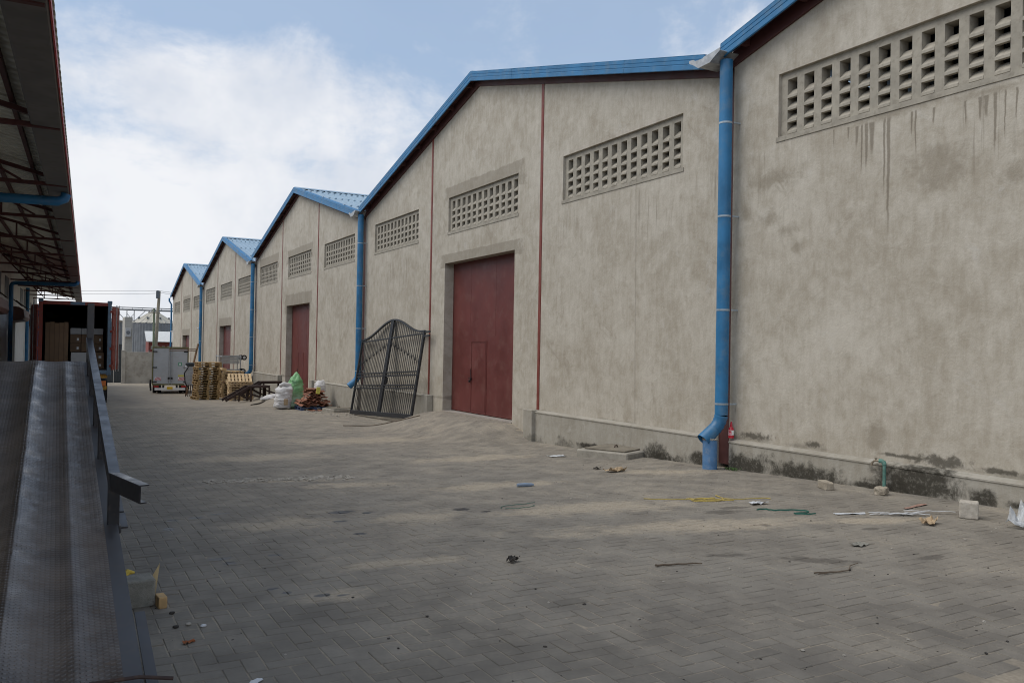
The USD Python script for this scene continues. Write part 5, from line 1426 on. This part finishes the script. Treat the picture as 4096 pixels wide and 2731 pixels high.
tp = thing('water_tap', 'green standpipe with brass tap against the wall foot', 'tap', (8.84, 6.58, gz(8.84, 6.58)))
MB().tube([(0, 0, -.02), (0, 0, .33)], .020, 14).build('pipe', mat('tap_green'), tp, smooth=40)
MB().tube([(0, 0, .315), (0, .008, .345), (-.01, .03, .36), (-.02, .06, .36)], .026, 14).build('elbow', mat('tap_green'), tp, smooth=40)
tb = MB().tube([(-.02, .06, .36), (-.03, .12, .355), (-.035, .145, .33), (-.035, .15, .295)], [.012, .014, .013, .015], 12).build('spout', mat('brass'), tp, smooth=40)
MB().tube([(-.027, .10, .36), (-.027, .10, .385)], .012, 10).box(-.05, -.005, .094, .106, .385, .391).build('valve_handle', mat('brass'), tb)
# a thin cable from the vent down to the manhole
solo(MB().tube([(8.985, 11.78, 4.80), (8.99, 11.76, 3.0), (8.99, 11.72, .50), (8.87, 11.70, .44), (8.885, 11.70, .2), (8.88, 11.70, -.02)], .0018, 6), 'cable', 'vent_cement', 'thin cable hanging down the plaster from the vent to the manhole', 'cable')
for k, (y, z, lab) in enumerate(((61.3, 2.9, 'small white security camera on the wall beside the farthest blue downpipe'), (76.4, 2.85, 'small white security camera at the far end corner of the row'))):
    t = thing('security_camera', lab, 'security camera', (8.9, y, z))
    MB().tube([(.1, 0, .05), (0, 0, .05), (0, 0, 0)], .02, 8).build('bracket', mat('cctv_white'), t)
    MB().bbox(-.2, .06, -.06, .06, -.1, .0, .02).build('body', mat('cctv_white'), t)

# blocks and stones along the wall
def blocky(x, y, rz, a, b_, c, m_, name, label, cat, rough=.012, z=0.0, tip=0.0):
    bx = trimesh.creation.box((a, b_, c)); bx = bx.subdivide_to_size(max(a, b_, c) / 9); v = np.array(bx.vertices)
    e = np.sum(np.abs(v) / (np.array([a, b_, c]) / 2) > .98, axis=1)
    v *= (1 - .045 * np.clip(e - 1, 0, 2) * (.5 + fbm(v * 40, 2, 3)))[:, None]
    v += (np.stack([fbm(v * 14 + q * 7, 3, q) for q in range(3)], -1) - .5) * rough
    M4 = trans(x, y, gz(x, y) + c / 2 + z) @ rot((0, 0, 1), rz) @ rot((1, 0, 0), tip); v = v @ M4[:3, :3].T + M4[:3, 3]
    return solo(MB().add(v, bx.faces), name, m_, label, cat)


blocky(8.33, 7.02, 62, .27, .10, .095, 'stone', 'stone_block', 'long brownish stone block lying by the wall left of the tap', 'block', .012)
blocky(8.52, 6.38, 25, .19, .13, .085, 'stone', 'rubble_stone', 'rough stone lying at the foot of the green tap', 'stone', .055)
blocky(7.98, 4.98, 32, .17, .17, .165, 'block_pale', 'concrete_cube', 'pale concrete cube standing near the wall at the right', 'block', .012)
blocky(.475, 5.60, 4, .19, .17, .17, 'block_grey', 'concrete_block', 'grey concrete block wedged under the edge of the loading ramp', 'block', .008)
blocky(.605, 5.50, 6, .050, .11, .07, 'raw_timber', 'timber_block', 'short sawn timber block beside the grey concrete block', 'timber', .003)
solo(MB().add([(.53, 5.80, .14), (.60, 5.77, .14), (.57, 5.83, .15), (.625, 5.79, .33), (.53, 5.80, .155), (.60, 5.765, .16)], [(0, 1, 3), (0, 3, 2), (1, 2, 3), (0, 2, 1), (4, 5, 3)]), 'wood_splinter', 'splinter', 'pale wood splinter leaning behind the grey concrete block', 'splinter')
solo(MB().tube([(.45, 6.28, .135), (.475, 6.33, .155), (.52, 6.36, .14)], [.012, .022, .008], 8), 'fruit_peel', 'peel', 'yellow fruit peel on the paving beside the ramp edge', 'peel', smooth=40)
solo(MB().tube([(.405, 4.235, gz(.41, 4.23) + .012), (.43, 4.24, gz(.43, 4.24) + .014), (.45, 4.225, gz(.45, 4.22) + .010)], [.008, .013, .006], 8), 'yellow_scrap', 'peel', 'tiny yellow scrap on the paving at the lower ramp corner', 'scrap', smooth=40)

# rope, straps, papers
def wander(x, y, pts, h=.008, n=14, wob=.0015):
    P_ = np.array(pts, float); t = np.linspace(0, len(P_) - 1, n * (len(P_) - 1)); from scipy.interpolate import CubicSpline
    c = CubicSpline(np.arange(len(P_)), P_)(t); return [(x + a, y + b_, gz(x + a, y + b_) + h + wob * math.sin(k * .6)) for k, (a, b_) in enumerate(c)]


rp_ = random.Random(12)
coil = [(-.62, .36), (-.45, .22), (-.2, .1)] + [(rp_.uniform(-.22, .26), rp_.uniform(-.20, .16)) for _ in range(15)] + [(.2, -.08), (.42, -.22), (.62, -.34)]
solo(MB().tube(wander(6.45, 7.05, coil), .0048, 6), 'yellow_rope', 'rope_yellow', 'tangled yellow rope lying on the paving', 'rope', smooth=50)
m = MB(); st = wander(6.60, 6.02, [(-.24, .20), (-.12, .18), (-.1, .10), (.05, .04), (.16, -.08), (.08, -.16), (-.06, -.13), (-.02, -.20), (.12, -.24)], .015)
for p, q in zip(st[:-1], st[1:]): m.beam(p, q, .006, .014)
solo(m, 'green_strap', 'strap_green', 'curled green packing strap on the paving right of the rope', 'strap')
solo(MB().tube(wander(4.35, 7.6, [(-.22, .02), (-.1, .14), (.12, .16), (.3, .22)], .006), .003, 5).tube(wander(4.35, 7.6, [(-.2, -.02), (0, -.06), (.14, -.02), (.18, .06)], .006), .003, 5), 'green_twine', 'strap_green', 'thin dark green twine on the paving in the middle of the yard', 'twine')
for k, (a, b_) in enumerate((((-.42, .10), (-.05, -.12)), ((-.36, .16), (.10, -.20)), ((-.28, -.02), (.16, -.10)), ((-.33, .05), (.02, -.2)), ((.0, .02), (.42, -.26)))):
    x, y = 7.62, 5.42
    p = [(x + a[0] + (b_[0] - a[0]) * t, y + a[1] + (b_[1] - a[1]) * t) for t in np.linspace(0, 1, 7)]
    m = MB()
    for j, (q, w_) in enumerate(zip(p[:-1], p[1:])): m.beam((*q, gz(*q) + .008 + .007 * (j % 2) + .004 * k), (*w_, gz(*w_) + .008 + .007 * ((j + 1) % 2) + .004 * k), .024, .002)
    solo(m, 'plastic_strip', 'plastic_white', 'white plastic strip in the bunch lying left of the pale concrete cube', 'plastic strip', group='white plastic strips left of the concrete cube')


def scrap(x, y, rz, a, b_, seed, m_, name, label, cat, lift=.03, grp=None):
    nx, ny = 12, 9; X_, Y_ = np.meshgrid(np.linspace(-1, 1, nx), np.linspace(-1, 1, ny), indexing='ij')
    rr2 = 1 + (fbm(np.stack([np.arctan2(Y_, X_) * 1.2, X_ * 0 + seed, X_ * 0], -1), 3, seed) - .5) * .7
    px, py = X_ * a * rr2, Y_ * b_ * rr2; c, s_ = math.cos(math.radians(rz)), math.sin(math.radians(rz))
    wx, wy = x + px * c - py * s_, y + px * s_ + py * c
    z = ground_z(wx, wy) + .005 + lift * (fbm(np.stack([X_ * 2.1, Y_ * 2.1, X_ * 0 + seed * 1.7], -1), 3, seed) ** 2) * 2
    tp_ = np.stack([wx, wy, z], -1).reshape(-1, 3); i = np.arange(nx * ny).reshape(nx, ny); F_ = np.stack([i[:-1, :-1], i[1:, :-1], i[1:, 1:], i[:-1, 1:]], -1).reshape(-1, 4)
    m = MB().add(tp_, F_); m.add(tp_ - [0, 0, .002], F_[:, ::-1])
    return solo(m, name, m_, label, cat, group=grp)


scrap(7.30, 4.95, 20, .10, .06, 4, 'card', 'crumpled_card', 'crumpled cardboard scrap below the white plastic strips', 'cardboard', .07)
scrap(8.05, 5.62, 10, .22, .03, 5, 'paper_red', 'red_paper', 'reddish paper strip behind the white plastic strips', 'paper', .01)
scrap(7.05, 5.62, -20, .16, .028, 6, 'plastic_white', 'paper_slip', 'flat pale paper slip left of the white plastic strips', 'paper', .01)
scrap(6.70, 6.55, 0, .10, .05, 8, 'plastic_white', 'white_scrap', 'small white plastic scrap behind the green strap', 'scrap', .03)
scrap(7.15, 9.75, 12, .15, .08, 7, 'card', 'torn_card', 'torn brown cardboard lying before the manhole', 'cardboard', .06)
scrap(7.10, 10.15, 30, .06, .04, 17, 'dark_bits', 'dark_rag', 'small dark rag just behind the torn brown cardboard', 'rag', .03)
scrap(7.62, 12.1, -10, .14, .09, 9, 'plastic_white', 'white_sheet', 'flat white plastic sheet left of the manhole', 'plastic', .02)
scrap(5.95, 4.65, 15, .08, .045, 10, 'block_grey', 'slate_chip', 'flat grey slate chip on the paving below the green strap', 'chip', .012)
scrap(3.05, 5.45, 30, .05, .035, 12, 'dark_bits', 'dark_card', 'folded dark card scrap in the middle of the foreground', 'card', .05)
scrap(8.02, 4.42, 10, .19, .13, 13, 'clear_plastic', 'plastic_bag', 'crumpled clear plastic bag at the right edge near the wall', 'bag', .16)
scrap(8.02, 4.20, 5, .15, .10, 14, 'card', 'flattened_carton', 'flattened brown carton in front of the clear plastic bag', 'cardboard', .06)
scrap(8.48, 4.45, 10, .13, .05, 15, 'lime_green', 'green_packet', 'green and black packet behind the clear plastic bag', 'packet', .05)
solo(MB().tube([(5.10, 9.02, gz(5.1, 9) + .022), (5.20, 9.0, gz(5.2, 9) + .024), (5.29, 8.985, gz(5.3, 9) + .020), (5.32, 8.98, gz(5.3, 9) + .02)], [.020, .025, .021, .011], 14), 'plastic_bottle', 'blue_plastic', 'crushed pale blue plastic bottle lying on the yard', 'bottle', smooth=40)
solo(MB().tube(wander(4.10, 4.80, [(-.16, .05), (-.1, .035), (.06, 0), (.2, -.05)], .012), np.linspace(.009, .004, 42), 7), 'stick', 'twig', 'short dark stick left of centre in the foreground', 'stick', smooth=40)
solo(MB().tube(wander(5.05, 4.10, [(-.22, .06), (-.08, .02), (.06, .0), (.16, .06), (.30, .10)], .012), np.linspace(.006, .003, 56), 7).tube(wander(5.05, 4.10, [(-.22, .02), (-.1, .015), (.04, .0)], .012), .004, 6), 'forked_twig', 'twig', 'long forked twig in the right foreground', 'twig', smooth=40)
solo(MB().tube(wander(7.6, 20.1, [(-.9, 1.1), (-.5, .75), (.1, .3), (.15, .05), (.6, -.5)], .012), .012, 6), 'dark_branch', 'twig', 'thin dark branch lying on the paved rise before the large door', 'branch', smooth=40)
scrap(.66, 4.70, 10, .028, .016, 21, 'rust_orange', 'rust_flake', 'rust orange flake on the paving beside the ramp edge', 'flake', .012)
scrap(.86, 3.98, 40, .035, .022, 22, 'plastic_white', 'pale_paper', 'torn pale paper at the lower left of the paving', 'paper', .004)
for k, (x, y, m_, lab) in enumerate(((.70, 5.02, 'pale_bits', 'grey and white pebble beside the ramp edge'), (.77, 4.95, 'plastic_white', 'white chip right of the pebble beside the ramp edge'), (.63, 5.00, 'dark_bits', 'brown pebble left of the grey and white pebble'), (.645, 5.30, 'dark_bits', 'dark curled leaf scrap before the sawn timber block'))):
    pi_ = trimesh.creation.icosphere(2); pv = np.array(pi_.vertices); pv *= (.7 + .6 * fbm(pv * 1.6 + k * 3.1, 3, k))[:, None]
    solo(MB().add(pv * [.017, .012, .009] + [x, y, gz(x, y) + .007], pi_.faces), 'pebble', m_, lab, 'pebble', smooth=35)
# the ridge of broken mortar and the scattered grit: nobody could count it
gr = random.Random(21)
ico = trimesh.creation.icosphere(1); iv, if_ = np.array(ico.vertices), np.array(ico.faces)


def grit(n, place, rmin, rmax, name, m_, label, cat):
    m = MB()
    for k in range(n):
        x, y = place(k); r = rmin + (rmax - rmin) * gr.random() ** 2.5
        v = iv * (1 + (nrg.random((len(iv), 1)) - .5) * .7) * [r * gr.uniform(.7, 1.5), r * gr.uniform(.7, 1.2), r * .55]; a = gr.uniform(0, 6.28); c, s_ = math.cos(a), math.sin(a)
        v = np.stack([v[:, 0] * c - v[:, 1] * s_, v[:, 0] * s_ + v[:, 1] * c, v[:, 2]], -1); m.add(v + [x, y, gz(x, y) + r * .25], if_)
    return solo(m, name, m_, label, cat, kind='stuff')


def ridge(k):
    t = gr.random(); x = 1.75 + 1.9 * t; return x + gr.gauss(0, .03), 11.45 - .42 * t + gr.gauss(0, .11)


grit(420, ridge, .008, .034, 'mortar_rubble', 'pale_bits', 'ridge of broken pale mortar crossing the paving in the middle distance', 'rubble')
grit(330, lambda k: ((lambda d, s_: (max(.55, min(8.7, s_)), d))(2.6 + 12 * gr.random() ** 1.6, gr.uniform(.55, 8.7))), .003, .009, 'scattered_grit', 'dark_bits', 'dark grit and crumbs scattered over the paving', 'grit')
grit(120, lambda k: (gr.uniform(.55, 8.7), 2.8 + 9 * gr.random() ** 1.4), .004, .011, 'scattered_chips', 'pale_bits', 'pale chips scattered over the paving', 'chips')
grit(160, lambda k: (gr.uniform(7.6, 8.9), gr.uniform(24.5, 29.0)), .008, .035, 'wall_foot_rubble', 'pale_bits', 'rubble scattered at the wall foot left of the iron gate', 'rubble')
# tiny weeds at the wall foot
wd = MB()
for k in range(60):
    x, y = 8.80 + gr.gauss(0, .03), 9.12 + gr.gauss(0, .07); a = gr.uniform(0, 6.28); l_ = gr.uniform(.03, .08); z = gz(x, y)
    d = np.array([math.cos(a), math.sin(a), gr.uniform(.6, 1.6)]); d /= np.linalg.norm(d); s_ = np.array([-math.sin(a), math.cos(a), 0]) * .009
    p = np.array([x, y, z]); wd.add([p - s_ * .4, p + s_ * .4, p + d * l_ * .6 + s_, p + d * l_, p + d * l_ * .6 - s_], [(0, 1, 2), (0, 2, 4), (2, 3, 4)])
simple('weed', (0.045, 0.085, 0.020), 0.7, var=0.3)
solo(wd, 'weeds', 'weed', 'small green weeds at the wall foot below the red bottle', 'weeds', kind='stuff')
